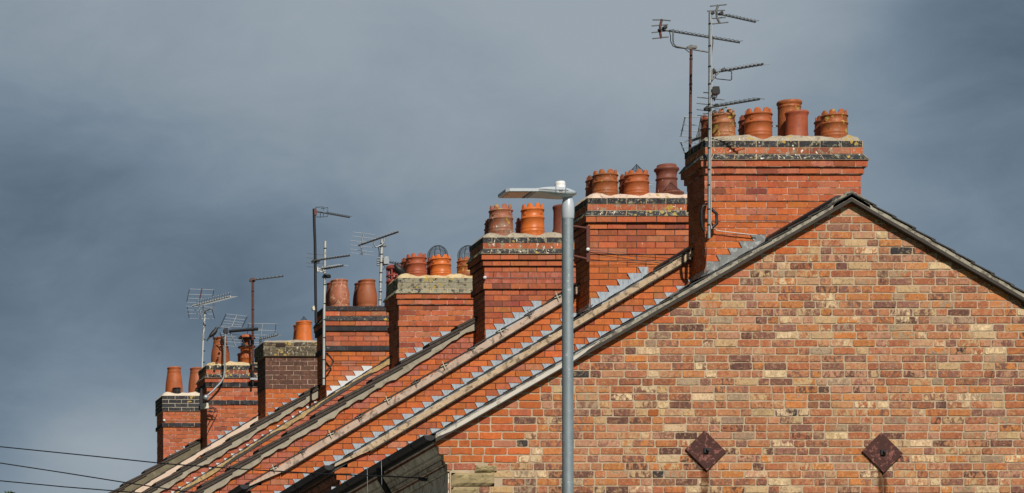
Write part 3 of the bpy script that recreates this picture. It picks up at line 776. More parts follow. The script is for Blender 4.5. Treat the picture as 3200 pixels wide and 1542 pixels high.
    B.build('body', mat, T)
    if kind != 'cowl' and kind != 'louvre':
        B = MB(); B.lathe([(Rt*.84, Hh*.62), (.001, Hh*.62)], c, 24); B.build('flue_opening', 'flue', T)
    if kind == 'crown' and row == 'f' or kind == 'crown' and i < 3:
        for k in range(4):
            t = -1.05+a0*.3+k*math.pi/2; rr = lerp(Rb, Rt, .7)
            q = Vector((x+rr*math.cos(t), Y+rr*math.sin(t), zb+.715*Hh)); B = MB()
            tx = Vector((-math.sin(t), math.cos(t), 0))
            for a in range(6):
                d = tx*math.cos(a*math.pi/3)*.016+Vector((0, 0, 1))*math.sin(a*math.pi/3)*.016
                B.ball(q+d, .0085, 6)
            B.ball(q, .010, 6); B.build('rosette', mat, T)
    if kind == 'cowl':
        cap = MB(); cap.lathe([(Rb*1.25, .885*Hh), (Rb*1.3, .90*Hh), (Rb*1.22, .95*Hh), (Rb*.8, .99*Hh), (.001, Hh)], c, 40); cap.build('cowl_top', 'tc_orange', T)
        cap = MB(); cap.lathe([(Rb*1.36, .60*Hh), (Rb*1.40, .615*Hh), (Rb*1.36, .635*Hh), (Rb*.9, .64*Hh)], c, 40)
        cap.lathe([(.001, .87*Hh), (Rb*1.36, .872*Hh), (Rb*1.40, .885*Hh), (Rb*1.2, .90*Hh)], c, 40)
        for k in range(4):
            t = k*math.pi/2+.5; q = (x+Rb*.95*math.cos(t), Y+Rb*.95*math.sin(t)); cap.tube([(q[0], q[1], zb+.62*Hh), (q[0], q[1], zb+.885*Hh)], .006, 6)
        for k in range(26):
            t = k*2*math.pi/26; q = (x+Rb*.9*math.cos(t), Y+Rb*.9*math.sin(t)); cap.tube([(q[0], q[1], zb+.62*Hh), (q[0], q[1], zb+.80*Hh)], .0014, 4)
        cap.build('mesh_guard', 'black', T)
    if guard == 'cone':
        B = MB(); gr = Rt*.80; gb = zb+Hh*.93; ga = zb+Hh+guard_h(i, T) 
        for k in range(6):
            t = k*math.pi/3+.3; B.tube([(x+gr*math.cos(t), Y+gr*math.sin(t), gb), (x, Y, ga)], .0028, 5)
        for k in range(9):
            q = k/9; rr = gr*(1-q); zz = lerp(gb, ga, q)
            B.tube([(x+rr*math.cos(a*math.pi/10), Y+rr*math.sin(a*math.pi/10), zz) for a in range(21)], .0018, 4, cap=False)
        B.ball((x, Y, ga), .006, 6); B.build('wire_guard', 'wire_blue', T)
    if guard == 'balloon':
        B = MB(); gr = 30.5/s; gc = Vector((x+.012, Y, (VY-768)/s-gr))
        for k in range(5):
            t = k*math.pi/5+.35
            B.tube([gc+Vector((math.cos(t)*math.sin(a)*gr, math.sin(t)*math.sin(a)*gr, math.cos(a)*gr)) for a in [math.pi*2*j/32 for j in range(33)]], .0032, 5, cap=False)
        for k in range(-6, 8):
            zz = k/8.5; rr = gr*math.sqrt(1-zz*zz)
            B.tube([gc+Vector((rr*math.cos(a*math.pi/12), rr*math.sin(a*math.pi/12), zz*gr)) for a in range(25)], .0024, 4, cap=False)
        B.build('wire_guard', 'wire_blue', T)
    return T
def guard_h(i, T): return (23/S(ST[i]['y'])) if i == 1 else 17/S(ST[i]['y'])
f, r = 'f', 'r'
pot(0, 2260, 347, 74, 'crown', 'tc_lichen', f, 68, 'crown pot blotched with yellow lichen beside the tall grey aerial mast')
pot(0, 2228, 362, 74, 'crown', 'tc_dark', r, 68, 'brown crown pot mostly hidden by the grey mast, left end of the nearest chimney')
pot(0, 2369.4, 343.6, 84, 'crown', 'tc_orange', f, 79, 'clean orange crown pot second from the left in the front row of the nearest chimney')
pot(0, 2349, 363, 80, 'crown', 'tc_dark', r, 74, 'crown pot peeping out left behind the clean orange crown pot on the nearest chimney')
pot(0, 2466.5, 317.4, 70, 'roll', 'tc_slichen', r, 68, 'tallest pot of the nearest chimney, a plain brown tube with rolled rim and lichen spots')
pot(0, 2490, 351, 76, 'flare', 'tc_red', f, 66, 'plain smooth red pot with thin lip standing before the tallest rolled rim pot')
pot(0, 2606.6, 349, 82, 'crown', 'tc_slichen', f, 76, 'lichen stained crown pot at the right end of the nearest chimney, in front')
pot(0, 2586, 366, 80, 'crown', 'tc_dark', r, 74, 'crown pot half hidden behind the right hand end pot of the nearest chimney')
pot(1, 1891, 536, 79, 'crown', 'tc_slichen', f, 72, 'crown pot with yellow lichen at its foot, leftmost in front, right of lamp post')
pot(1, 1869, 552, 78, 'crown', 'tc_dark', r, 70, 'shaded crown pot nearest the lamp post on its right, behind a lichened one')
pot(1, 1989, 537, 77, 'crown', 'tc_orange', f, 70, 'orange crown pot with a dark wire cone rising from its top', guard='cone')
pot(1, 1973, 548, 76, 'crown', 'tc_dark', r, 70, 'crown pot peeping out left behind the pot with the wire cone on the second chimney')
pot(1, 2083, 517, 72, 'bishop', 'tc_brown', 'm', 60, 'dark brown waisted pot with flat flanged rim on the second chimney')
pot(2, 1565, 644, 77, 'crown', 'tc_white', f, 67, 'crown pot splashed white with bird droppings, under the street lamp head')
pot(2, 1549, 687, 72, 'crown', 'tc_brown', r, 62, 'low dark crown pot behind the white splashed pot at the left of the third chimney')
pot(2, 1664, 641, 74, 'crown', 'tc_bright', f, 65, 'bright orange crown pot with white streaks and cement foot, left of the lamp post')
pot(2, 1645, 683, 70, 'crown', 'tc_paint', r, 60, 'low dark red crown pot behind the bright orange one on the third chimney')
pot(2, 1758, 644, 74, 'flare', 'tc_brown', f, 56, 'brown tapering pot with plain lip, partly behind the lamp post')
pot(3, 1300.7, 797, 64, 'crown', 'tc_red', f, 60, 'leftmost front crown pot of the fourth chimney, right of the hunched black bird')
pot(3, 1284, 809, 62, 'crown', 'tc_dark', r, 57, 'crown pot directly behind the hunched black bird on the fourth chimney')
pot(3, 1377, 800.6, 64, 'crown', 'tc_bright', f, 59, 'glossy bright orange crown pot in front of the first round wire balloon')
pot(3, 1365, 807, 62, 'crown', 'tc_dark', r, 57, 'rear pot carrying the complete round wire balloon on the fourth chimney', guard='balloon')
pot(3, 1459, 808, 62, 'crown', 'tc_slichen', f, 57, 'crown pot carrying the right hand wire balloon, cut off by the third chimney', guard='balloon')
pot(4, 1060, 876.6, 64, 'barrel', 'tc_flaky', f, 51, 'flaking barrel shaped pot right of the two thin aerial masts, front row', base=.0)
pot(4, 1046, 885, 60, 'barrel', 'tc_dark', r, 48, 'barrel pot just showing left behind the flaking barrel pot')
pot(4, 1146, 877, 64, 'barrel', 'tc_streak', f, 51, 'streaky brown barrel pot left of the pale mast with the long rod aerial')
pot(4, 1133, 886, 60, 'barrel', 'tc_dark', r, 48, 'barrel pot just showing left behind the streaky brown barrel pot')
pot(4, 1231, 831, 50, 'louvre', 'tc_paint', f, 50, 'dull red pot with slotted top, left of the hunched black bird')
pot(5, 949.5, 1006, 55, 'roll', 'tc_bright', f, 45, 'smooth orange pot with small wire cone on the brown topped chimney', guard='cone')
pot(5, 941, 1016, 53, 'roll', 'tc_orange', r, 44, 'pot peeping out left behind the smooth orange pot with small wire cone')
pot(6, 688.5, 1056, 57, 'barrel', 'tc_streak', f, 42, 'streaked barrel pot with the jackdaw perched on its rim')
pot(6, 771, 1047, 39, 'cowl', 'tc_orange', f, 38, 'pale orange pot with black meshed terminal and clay dish lid, by the brown mast')
pot(6, 762, 1106, 42, 'flare', 'tc_dark', r, 38, 'short pot behind the meshed terminal pot on the seventh chimney')
pot(7, 544, 1149, 53, 'barrel', 'tc_orange', 'm', 41, 'leftmost pot of the whole terrace, an orange barrel with rolled lip')
pot(7, 615, 1151, 52, 'barrel', 'tc_streak', 'm', 41, 'brownish barrel pot on the farthest chimney, second from the left')
# terminals
def vent(px, lab, i=7):
    st = ST[i]; Y = st['y']+.05; s = S(Y); x = (px-VX)/s; zb = st['zt']+.045; rr = .085
    T = thing('flue_vent', (x, Y+.05, zb), lab, 'vent', 'flue vents on the farthest chimney')
    B = MB(); B.lathe([(rr*.8, -.03), (rr*.8, .0), (rr*.8, .10), (rr, .105), (rr*.9, .12), (.001, .125)], (x, Y+.05, zb), 28); B.build('body', 'black', T)
    B = MB()
    for k in range(4): B.lathe([(rr*.82, .008+k*.024), (rr*1.05, .006+k*.024), (rr*1.05, .010+k*.024), (rr*.82, .014+k*.024)], (x, Y+.05, zb), 28)
    B.build('louvre_ring', 'dull_alu', T)
vent(554, 'low black louvred vent at the foot of the leftmost barrel pot')
vent(626, 'low black louvred vent at the foot of the second barrel pot on the farthest chimney')
Y = ST[1]['y']+.16; s = S(Y); x = (2099-VX)/s; zb = ST[1]['zt']+.055
T = thing('flue_terminal', (x, Y, zb), 'squat clay flange under a low wire cone before the dark brown waisted pot', 'flue terminal')
B = MB(); B.lathe([(.12, 0), (.125, .015), (.145, .03), (.15, .045), (.14, .055), (.11, .06), (.105, .075), (.09, .08), (.001, .075)], (x, Y, zb), 40); B.build('body', 'tc_brown', T)
B = MB(); za = zb+.19
for k in range(6):
    t = k*math.pi/3; B.tube([(x+.11*math.cos(t), Y+.11*math.sin(t), zb+.07), (x-.012, Y, za)], .0026, 5)
for k in range(8):
    q = k/8; rr = .11*(1-q); B.tube([(x-.012*q+rr*math.cos(a*math.pi/10), Y+rr*math.sin(a*math.pi/10), lerp(zb+.07, za, q)) for a in range(21)], .0017, 4, cap=False)
B.build('wire_guard', 'brown_paint', T)

# ------------------------------------------------------------------ aerials
class Aerial:
    def __init__(s, name, px, py, Y, label, cat='TV aerial'):
        s.T = thing(name, P(px, py, Y), label, cat, 'TV aerials on the chimneys'); s.Y = Y
    def mast(s, pts, w, mat, bands=0, name='mast', Y=None):
        Y = Y or s.Y; B = MB(); q = [P(a, b_, Y) for a, b_ in pts]; B.tube(q, w/2/S(Y), 12); s.q = q
        o = B.build(name, mat, s.T)
        if bands:
            B = MB(); a, b_ = q[0], q[-1]
            for k in range(bands):
                t = (k+.5)/bands+R.uniform(-.02, .02); c = a.lerp(b_, t); B.tube([c-Vector((0, 0, .008)), c+Vector((0, 0, .008))], w/2/S(Y)*1.18, 10)
            B.build('cable_tie', 'black', o)
        return o
    def rods(s, segs, r, mat, name='rod', Y=None):
        Y = Y or s.Y; B = MB()
        for a, b_, c, d in segs: B.tube([P(a, b_, Y), P(c, d, Y)], r, 5)
        return B.build(name, mat, s.T)
    def yagi(s, a, b_, n, hv, bw=4.5, mat='dull_alu', emat='alu', sweep=0, t0=.12, er=.0035, taper=.75, Y=None):
        Y = Y or s.Y; A = P(a[0], a[1], Y); E = lvl(b_[0], b_[1], A.z)
        if abs(E.y-A.y) > 1.6: E = P(b_[0], b_[1], A.y+math.copysign(1.6, E.y-A.y))
        B = MB(); B.tube([A, E], bw/2/S(Y), 6); bo = B.build('boom', mat, s.T)
        B = MB(); C_ = MB()
        for k in range(n):
            t = lerp(t0, .985, k/(n-1)); p = A.lerp(E, t)
            px = lerp(a[0], b_[0], t); py = lerp(a[1], b_[1], t); ln = lerp(1, taper, k/(n-1))
            ends = []
            for sg in (-1, 1):
                ex, ey = px+sg*hv[0]*ln, py+sg*hv[1]*ln
                q = lvl(ex, ey, p.z+.004)
                if (q-p).length > .35: q = p+(q-p).normalized()*.35
                ends.append(q)
            up = Vector((0, 0, .012))
            if sweep:
                d = (E-A).normalized()*sweep
                for e in ends: B.tube([p+up*.3, p.lerp(e, .5)+up+d*.25, e+up*1.2+d], er, 5)
            else: B.tube([ends[0]+up, ends[1]+up], er, 5)
            C_.box(p.x-.012, p.x+.012, p.y-.010, p.y+.010, p.z-.004, p.z+.015)
        b0 = len(B.v); B.v += C_.v; B.f += [tuple(x+b0 for x in f) for f in C_.f]; B.m += [1]*len(C_.f); B.sm += C_.sm; B.ca += C_.ca; B.cb += C_.cb
        B.build('director_rods', [emat, 'black'], bo)
        return A, E, bo
    def reflector(s, rodsegs, spine, r, mat, smat, Y=None, sw=.012):
        Y = Y or s.Y; B = MB()
        for a, b_, c, d in rodsegs: B.tube([P(a, b_, Y), P(c, d, Y+.02)], r*.72 if mat.startswith('alu') else r*.9, 5)
        o = B.build('reflector', mat, s.T)
        B = MB(); B.tube([P(a, b_, Y+.01) for a, b_ in spine], sw, 6); B.build('spine', smat, o)
    def box(s, x0, y0, x1, y1, mat='black', name='junction_box', Y=None, dp=.06):
        Y = Y or s.Y; a, c = P(x0, y0, Y), P(x1, y1, Y); B = MB()
        B.prism([(a.x+.006, c.z), (c.x-.002, c.z), (c.x, lerp(c.z, a.z, .3)), (c.x-.01, a.z), (a.x+.02, a.z), (a.x, lerp(c.z, a.z, .6))], Y-dp/2, Y+dp/2, lambda u, v, t: (u, t, v))
        return B.build(name, mat, s.T)
    def cable(s, pts, r=.004, mat='cable', name='cable', Y=None, Ys=None):
        Y = Y or s.Y; B = MB(); q = []
        for k, (a, b_) in enumerate(pts): q.append(P(a, b_, Ys[k] if Ys else Y))
        B.tube(q, r, 6); return B.build(name, mat, s.T)
def z1(x, y): return 2020+x/4.774, y/4.774         # zoom windows used for measuring
def z4(x, y): return 2100+x/5.172, 240+y/5.172
def z5(x, y): return 940+x/5.397, 630+y/5.397
def z2(x, y): return 560+x/5.641, 880+y/5.641
# 1: the tall grey mast on the nearest chimney
A = Aerial('television_aerial', 2216, 746, 46.55, 'tall grey mast with three aerials bolted to the corner of the nearest chimney')
A.mast([(2220, 38), (2219, 240), (2217.5, 420), (2216, 640), (2215.5, 746)], 10.5, 'galv', 11)
A.cable([(2224, 60), (2223.5, 200), (2225, 240), (2222, 330), (2222, 430), (2221, 560), (2222, 640), (2221, 700), (2224, 716)], .005, 'cable_white', Y=46.52)
A.cable([(2226, 112), (2228, 130), (2225, 160), (2221.5, 200), (2223, 225), (2228, 240), (2224, 260), (2221, 300)], .005, 'cable')
A.yagi(z1(1040, 205), z1(1625, 335), 9, (14, -1.6), 4.6, emat='dull_alu', t0=.25, taper=1)
A.reflector([(*z1(950, 95), *z1(1195, 72)), (*z1(908, 168), *z1(1170, 158)), (*z1(985, 280), *z1(1180, 262)), (*z1(985, 360), *z1(1222, 335))], [z1(1075, 75), z1(1045, 150), z1(1050, 265), z1(1095, 350)], .008, 'dull_alu', 'dull_alu')
A.box(*z1(1080, 180), *z1(1140, 225)); A.box(*z1(950, 185), *z1(1010, 215), 'black', 'clamp')
A.yagi(z1(1000, 1090), z1(1740, 965), 11, (23, 3), 5, mat='dull_alu', emat='alu', t0=.18, taper=.95)
A.box(*z1(975, 1025), *z1(1012, 1110)); A.box(*z1(1120, 1015), *z1(1170, 1050))
B = MB(); B.tube([P(*z1(*q), 46.5) for q in ((1030, 1050), (1030, 1170), (1060, 1180), (1255, 1200), (1270, 1190), (1272, 1070), (1220, 1062))], .006, 6); B.build('loop_reflector', 'wire_blue', A.T)
B = MB(); B.tube([P(*z1(985, 1195), 46.5), P(*z1(1035, 1130), 46.5), P(*z1(1080, 1080), 46.5)], .009, 6); B.build('bracket_arm', 'dull_alu', A.T)
A.box(*z4(620, 175), *z4(752, 292), 'black', 'splitter_box', dp=.11)
B = MB()
for q in (((640, 290), (660, 330), (690, 345), (720, 330), (728, 292)), ((655, 290), (668, 350), (690, 395), (695, 370), (680, 345)), ((700, 292), (690, 330), (650, 345))): B.tube([P(*z4(*w), 46.5) for w in q], .006, 6)
B.tube([P(*z4(508, 258), 46.5), P(*z4(585, 262), 46.5)], .006, 6); B.build('cable_loops', 'cable', A.T)
A.yagi(z4(525, 515), z4(1415, 368), 9, (21, 2.4), 5.5, mat='dull_alu', emat='dull_alu', t0=.32, taper=.9)
A.reflector([(*z4(410, 335), *z4(848, 378)), (*z4(400, 432), *z4(740, 468)), (*z4(400, 532), *z4(840, 582)), (*z4(412, 625), *z4(640, 650)), (*z4(500, 600), *z4(600, 598))], [z4(640, 370), z4(610, 470), z4(615, 560), z4(680, 600)], .006, 'dull_alu', 'dull_alu')
A.box(*z4(522, 480), *z4(600, 548), 'black', 'clamp'); A.box(*z4(680, 445), *z4(742, 470))
A.reflector([(*z4(690, 520), *z4(820, 525))], [z4(820, 522), z4(850, 495), z4(885, 492)], .005, 'dull_alu', 'dull_alu')
B = MB(); yk = 46.62                                   # hexagonal corner bracket
z8 = lambda x, y: (2100+x/5.642, 600+y/5.642)
for poly in (((640, 305), (700, 310), (785, 385), (792, 560), (700, 640), (650, 640)), ((600, 240), (545, 250), (520, 330), (515, 480), (530, 620), (575, 700))):
    pts = [P(*z8(*w), yk) for w in poly]; B.tube(pts, .018, 6)
B.tube([P(*z8(545, 230), 46.9), P(*z8(640, 205), yk)], .012, 6); B.tube([P(*z8(560, 715), 46.9), P(*z8(680, 685), yk)], .012, 6)
B.build('corner_bracket', 'black', A.T)
A.cable([z8(705, 640), z8(800, 685), (2278, 726), (2320, 731), z8(1500, 765)], .0055, 'cable_white', 'aerial_lead', Y=46.70)
A.cable([z8(700, 497), (2290, 688.5), (2400, 690), (2688, 692)], .003, 'dull_alu', 'lashing_wire', Y=46.722)
A.cable([(2205, 757), (2208, 790), (2204, 835)], .004, 'cable', 'drop_cable', Y=46.72)
# 2: brown mast with the cranked arm
A = Aerial('television_aerial', 2155, 835, 47.33, 'brown mast with cranked arm carrying one long rod aerial, left of the tall grey mast')
A.mast([(2160, 142), (2158, 300), (2156, 470)], 8.6, 'brown_paint', 4)
A.mast([(2156, 470), (2155.5, 835)], 7.5, 'black', 0, 'lower_mast')
A.mast([z1(400, 450), z1(398, 600), z1(405, 655), z1(440, 695), z1(500, 706), z1(660, 735), z1(920, 780)], 4.6, 'dull_alu', 0, 'cranked_arm', Y=47.25)
A.cable([z1(340, 450), z1(360, 540), z1(362, 620), z1(395, 690), z1(450, 715), z1(570, 728), z1(640, 785)], .005, 'cable')
A.yagi(z1(185, 440), z1(1390, 640), 17, (13.5, -2.2), 5, emat='dull_alu', t0=.14, taper=1)
A.reflector([(*z1(95, 300), *z1(225, 300)), (*z1(225, 300), *z1(360, 312)), (*z1(80, 390), *z1(322, 370)), (*z1(80, 490), *z1(325, 460)), (*z1(90, 580), *z1(332, 553))], [z1(232, 290), z1(205, 385), z1(205, 490), z1(220, 575)], .008, 'dull_alu', 'brown_paint', sw=.014)
A.box(*z1(240, 392), *z1(305, 430)); A.box(*z1(175, 425), *z1(215, 458), 'black', 'clamp'); A.box(*z1(600, 690), *z1(750, 725), 'dull_alu', 'clamp')
# 3: grid aerial on a hidden mast behind the nearest chimney
A = Aerial('television_aerial', 2192, 470, 47.9, 'pale grid reflector with curved white rods showing behind the brown mast')
A.mast([(2186, 400), (2188, 480), (2189, 700)], 6, 'dull_alu')
A.reflector([(*z4(192, 650), *z4(490, 662)), (*z4(165, 772), *z4(450, 790)), (*z4(145, 868), *z4(460, 880)), (*z4(120, 963), *z4(430, 975)), (*z4(120, 1058), *z4(400, 1074)), (*z4(150, 1142), *z4(360, 1148)), (*z4(178, 1222), *z4(330, 1228)), (*z4(212, 1310), *z4(300, 1314))], [z4(480, 645), z4(430, 900)], .007, 'alu', 'dull_alu')
A.reflector([(*z4(142, 965), *z4(212, 650)), (*z4(140, 1058), *z4(235, 1310))], [z4(400, 980), z4(430, 900)], .008, 'wire_blue', 'dull_alu')
A.yagi(z4(325, 1045), z4(560, 960), 7, (18, -3), 5, mat='alu', emat='alu', sweep=-.10, t0=.2)
A = Aerial('television_aerial', 2305, 400, 48.2, 'small white aerial seen between the two left pots of the nearest chimney')
A.mast([(2313, 398), (2311, 420), (2310, 700)], 4, 'dull_alu')
A.yagi((2296, 396), (2430, 396), 9, (11, 2.5), 3.5, mat='alu', emat='alu', t0=.0)
# fifth chimney masts
z = z5
A = Aerial('television_aerial', 990, 1010, 63.9, 'thin black leaning mast left of the fifth chimney with two dark aerials')
A.mast([z(222, 125), z(228, 400), z(240, 700), z(243, 1000), z(248, 1500), (987.5, 1010)], 8.6, 'black', 0)
A.cable([z(230, 260), z(222, 400), z(236, 600), z(248, 700), z(250, 900)], .008, 'galv')
A.yagi(z(260, 170), z(822, 272), 11, (10, -1.6), 4.2, t0=.3, emat='dull_alu', taper=1)
B = MB()
for q in (((250, 165), (252, 100), (385, 92), (388, 150)), ((340, 120), (458, 105), (452, 175)), ((255, 262), (380, 262), (385, 195)), ((330, 175), (335, 265), (452, 252), (460, 185))): B.tube([P(*z(*w), 63.9) for w in q], .006, 5)
B.build('loop_reflector', 'wire_blue', A.T)
A.box(*z(215, 118), *z(265, 235), 'brown_paint', 'clamp')
A.yagi(z(190, 1005), z(825, 915), 11, (13, 1.8), 4.6, t0=.25, emat='alu')
A.reflector([(*z(105, 878), *z(385, 900)), (*z(88, 950), *z(340, 965)), (*z(92, 1035), *z(380, 1052)), (*z(110, 1100), *z(300, 1108))], [z(240, 880), z(240, 1100)], .005, 'dull_alu', 'black')
A.box(*z(182, 985), *z(320, 1025))
A.box(975, 957, 983, 971, 'cream', 'junction_box')
A = Aerial('television_aerial', 1012, 1204, 64.0, 'pale straight mast clamped to the fifth chimney by a triangular bracket, one small aerial')
A.mast([z(411, 672), (1014.5, 860), (1012.5, 1000), (1011.5, 1204)], 8, 'pale_mast', 8)
A.yagi(z(262, 1165), z(712, 1085), 9, (19, 2.6), 5, t0=.35, emat='alu_white', taper=.9)
B = MB(); a = P(*z(258, 1120), 63.95); c = P(*z(372, 1195), 63.95)
for k in range(4): zz = lerp(a.z, c.z, k/3); B.box(a.x, c.x, 63.9, 63.92, zz-.006, zz+.006)
B.box(a.x, a.x+.015, 63.885, 63.935, c.z, a.z); B.box(c.x-.015, c.x, 63.885, 63.935, c.z, a.z); B.build('reflector', 'alu_white', A.T)
A.box(1008, 859, 1033, 869, 'black', 'clamp')
zz5 = lambda x, y: (450+x/2.4825, 850+y/2.4825)
B = MB(); q = [P(*zz5(*w), 64.12) for w in ((1410, 630), (1440, 655), (1470, 695), (1440, 745), (1408, 775))]; B.tube(q, .014, 6)
B.tube([P(*zz5(1385, 632), 64.0), P(*zz5(1425, 632), 64.12)], .012, 6); B.tube([P(*zz5(1385, 765), 64.0), P(*zz5(1420, 770), 64.12)], .012, 6)
B.build('corner_bracket', 'black', A.T)
A.cable([zz5(1465, 700), zz5(1520, 702), zz5(1760, 702), zz5(1900, 704)], .003, 'dull_alu', 'lashing_wire', Y=64.225)
A.cable([z(425, 1080), z(480, 1110)], .006, 'cable')
A = Aerial('television_aerial', 1187, 954, 64.55, 'pale mast behind the barrel pots with six long reflector rods and an upward sloping boom')
A.mast([z(1368, 645), z(1362, 840), (1190, 860), (1187, 956)], 8.5, 'pale_mast', 7)
A.yagi(z(975, 745), z(1645, 515), 13, (16, 1.7), 5, t0=.1, emat='alu', taper=.95)
A.reflector([(*z(872, 517), *z(1252, 562)), (*z(852, 585), *z(1275, 632)), (*z(832, 660), *z(1115, 690)), (*z(832, 735), *z(1228, 780)), (*z(835, 803), *z(1222, 856)), (*z(848, 868), *z(1230, 912))], [z(1068, 530), z(1035, 650), z(1022, 780), z(1045, 905)], .006, 'alu', 'galv')
B = MB(); B.tube([P(*z(*w), 64.5) for w in ((1235, 655), (1238, 730), (1262, 772), (1300, 762), (1370, 728), (1408, 680), (1415, 595))], .011, 8); B.build('cradle', 'galv', A.T)
A.box(*z(1320, 735), *z(1440, 765), 'dull_alu', 'clamp')
A.cable([z(1310, 770), z(1322, 860), z(1318, 960), z(1330, 1080)], .006, 'cable')
A.reflector([(*z(1290, 960), *z(1470, 940)), (*z(1285, 1000), *z(1475, 985)), (*z(1285, 1040), *z(1470, 1030)), (*z(1285, 1075), *z(1460, 1060))], [z(1300, 960), z(1300, 1080)], .014, 'galv', 'galv')
A.box(*z(1380, 940), *z(1475, 1065), 'galv', 'phone_panel', dp=.12)
A.yagi(z(1470, 1028), z(1720, 1062), 6, (6, -3), 3.2, t0=.1, emat='dull_alu', taper=1)
A.cable([z(1380, 1150), z(1425, 1110), z(1395, 1080)], .005, 'cable')
# sixth to eighth chimney aerials
z = z2
A = Aerial('television_aerial', 631, 1148, 77.0, 'pale mast with split grid reflector and white feathered rods, rising behind the farthest pots')
A.mast([z(460, 490), z(440, 740), z(420, 1050), (631.5, 1150), (631, 1300)], 6.6, 'pale_mast', 9)
A.reflector([(*z(182, 135), *z(625, 150)), (*z(165, 228), *z(590, 240)), (*z(155, 298), *z(400, 304)), (*z(132, 368), *z(340, 374)), (*z(120, 438), *z(600, 456)), (*z(130, 505), *z(600, 512)), (*z(155, 570), *z(595, 578)), (*z(175, 652), *z(620, 662))], [z(402, 125), z(365, 300)], .006, 'alu', 'brown_paint')
A.reflector([(*z(182, 135), *z(132, 370)), (*z(612, 148), *z(588, 270)), (*z(140, 440), *z(180, 655)), (*z(585, 500), *z(625, 665))], [z(350, 430), z(372, 560), z(405, 672)], .008, 'wire_blue', 'galv')
A.yagi(z(240, 432), z(900, 262), 14, (10, 7), 5, mat='alu_white', emat='alu_white', sweep=.12, t0=.12, taper=1, er=.005)
B = MB(); B.tube([P(*z(*w), 76.95) for w in ((612, 365), (605, 430), (585, 480), (500, 505), (440, 510))], .012, 8); B.tube([P(*z(425, 400), 77), P(*z(425, 500), 77)], .012, 8); B.build('cradle', 'dull_alu', A.T)
A = Aerial('television_aerial', 655, 1230, 72.68, 'curved pole and dark boom aerial with tilted grids, beside the jackdaw')
A.mast([z(808, 900), z(808, 1100), (702.5, 1090), (702, 1160), (699, 1180), (689, 1197), (665, 1222), (649, 1236)], 6.4, 'galv', 9, 'curved_pole')
A.yagi(z(880, 880), z(1390, 840), 10, (9, 6), 9, mat='black', emat='alu', sweep=.10, t0=.1, taper=.9)
A.reflector([(*z(828, 575), *z(1205, 615)), (*z(810, 640), *z(1165, 680)), (*z(785, 690), *z(1140, 728)), (*z(765, 735), *z(1120, 770)), (*z(740, 785), *z(1100, 800)), (*z(725, 800), *z(900, 820))], [z(1022, 585), z(925, 800)], .0055, 'alu', 'galv')
A.reflector([(*z(828, 575), *z(720, 808)), (*z(1203, 615), *z(1110, 800)), (*z(718, 905), *z(815, 1140))], [z(1085, 955), z(1175, 1165)], .010, 'wire_blue', 'wire_blue')
A.reflector([(*z(735, 915), *z(1075, 945)), (*z(755, 960), *z(1095, 985)), (*z(775, 1010), *z(1120, 1030)), (*z(790, 1060), *z(1135, 1085)), (*z(815, 1130), *z(1000, 1150))], [z(895, 900), z(950, 1030), z(1000, 1155)], .0055, 'alu', 'galv')
A.box(*z(780, 825), *z(860, 915), 'black', 'clamp')
zc = lambda x, y: (480+x/5.641, 1130+y/5.641)
B = MB(); c = P(*zc(922, 635), 72.5); B.lathe([(.001, -.03), (.045, -.028), (.049, 0), (.045, .028), (.001, .03)], (0, 0, 0), 20)
B.v = [(c.x+v[0], c.y+v[2], c.z+v[1]) for v in B.v]; B.build('round_base', 'galv', A.T)
A.box(*zc(868, 740), *zc(962, 835), 'cream', 'junction_box', dp=.1)
for k in range(4):
    A.cable([zc(950, 840), zc(1010+20*k, 790+15*k), zc(1100-10*k, 830+20*k), zc(1135-25*k, 880+8*k), zc(1060, 890), zc(990, 860+12*k), zc(950, 880)], .006, 'cable', Y=72.7)
A.cable([zc(1130, 900), zc(1090, 990), zc(960, 1240)], .005, 'cable', Y=72.8); A.cable([zc(1060, 910), zc(955, 1120)], .005, 'cable', Y=72.8)
A.box(*zc(810, 480), *zc(862, 850), 'black', 'wall_bracket', Y=72.9, dp=.05)
A = Aerial('television_aerial', 790, 1202, 72.72, 'plain rust brown mast with a single short boom, in front of the seventh chimney')
A.mast([z(1298, 0), z(1298, 600), (790, 1100), (790, 1160)], 7.6, 'brown_paint', 5)
A.mast([(790, 1158), (790, 1203)], 7.2, 'black', 0, 'mast_foot')
A.yagi((780, 877), (885, 864), 8, (7, -1.0), 4, t0=.2, emat='alu', taper=.9)
A.box(780, 870, 797, 881, 'brown_paint', 'clamp')
A.box(783, 1137, 812, 1143, 'black', 'wall_bracket'); A.box(780, 1182, 812, 1188, 'galv', 'wall_bracket')
A = Aerial('television_aerial', 812, 1100, 75.5, 'right hand grid aerial showing behind the brown mast, above the brown topped chimney')
A.mast([z(1435, 1040), z(1440, 1300), z(1440, 1900)], 6, 'dull_alu')
A.reflector([(*z(1210, 740), *z(1725, 748)), (*z(1205, 862), *z(1712, 870)), (*z(1200, 940), *z(1600, 950)), (*z(1200, 990), *z(1440, 994)), (*z(1200, 1075), *z(1420, 1080)), (*z(1210, 1110), *z(1420, 1118)), (*z(1260, 1190), *z(1420, 1194))], [z(1468, 735), z(1440, 980)], .0055, 'alu', 'galv')
A.reflector([(*z(1222, 745), *z(1200, 940)), (*z(1708, 748), *z(1690, 910)), (*z(1430, 970), *z(1415, 1060))], [z(1690, 910), z(1700, 940)], .007, 'wire_blue', 'alu')
A.yagi(z(1430, 1020), z(1740, 945), 9, (8, 5), 5, mat='alu', emat='alu', sweep=.08, t0=.1, taper=1)
A = Aerial('television_aerial', 2040, 560, 53.5, 'pale rods of an aerial hidden behind the pots of the second chimney')
A.mast([(1934, 545), (1936, 700)], 4, 'alu')
zp = lambda x, y: (1760+x/5.8545, 500+y/5.8545)
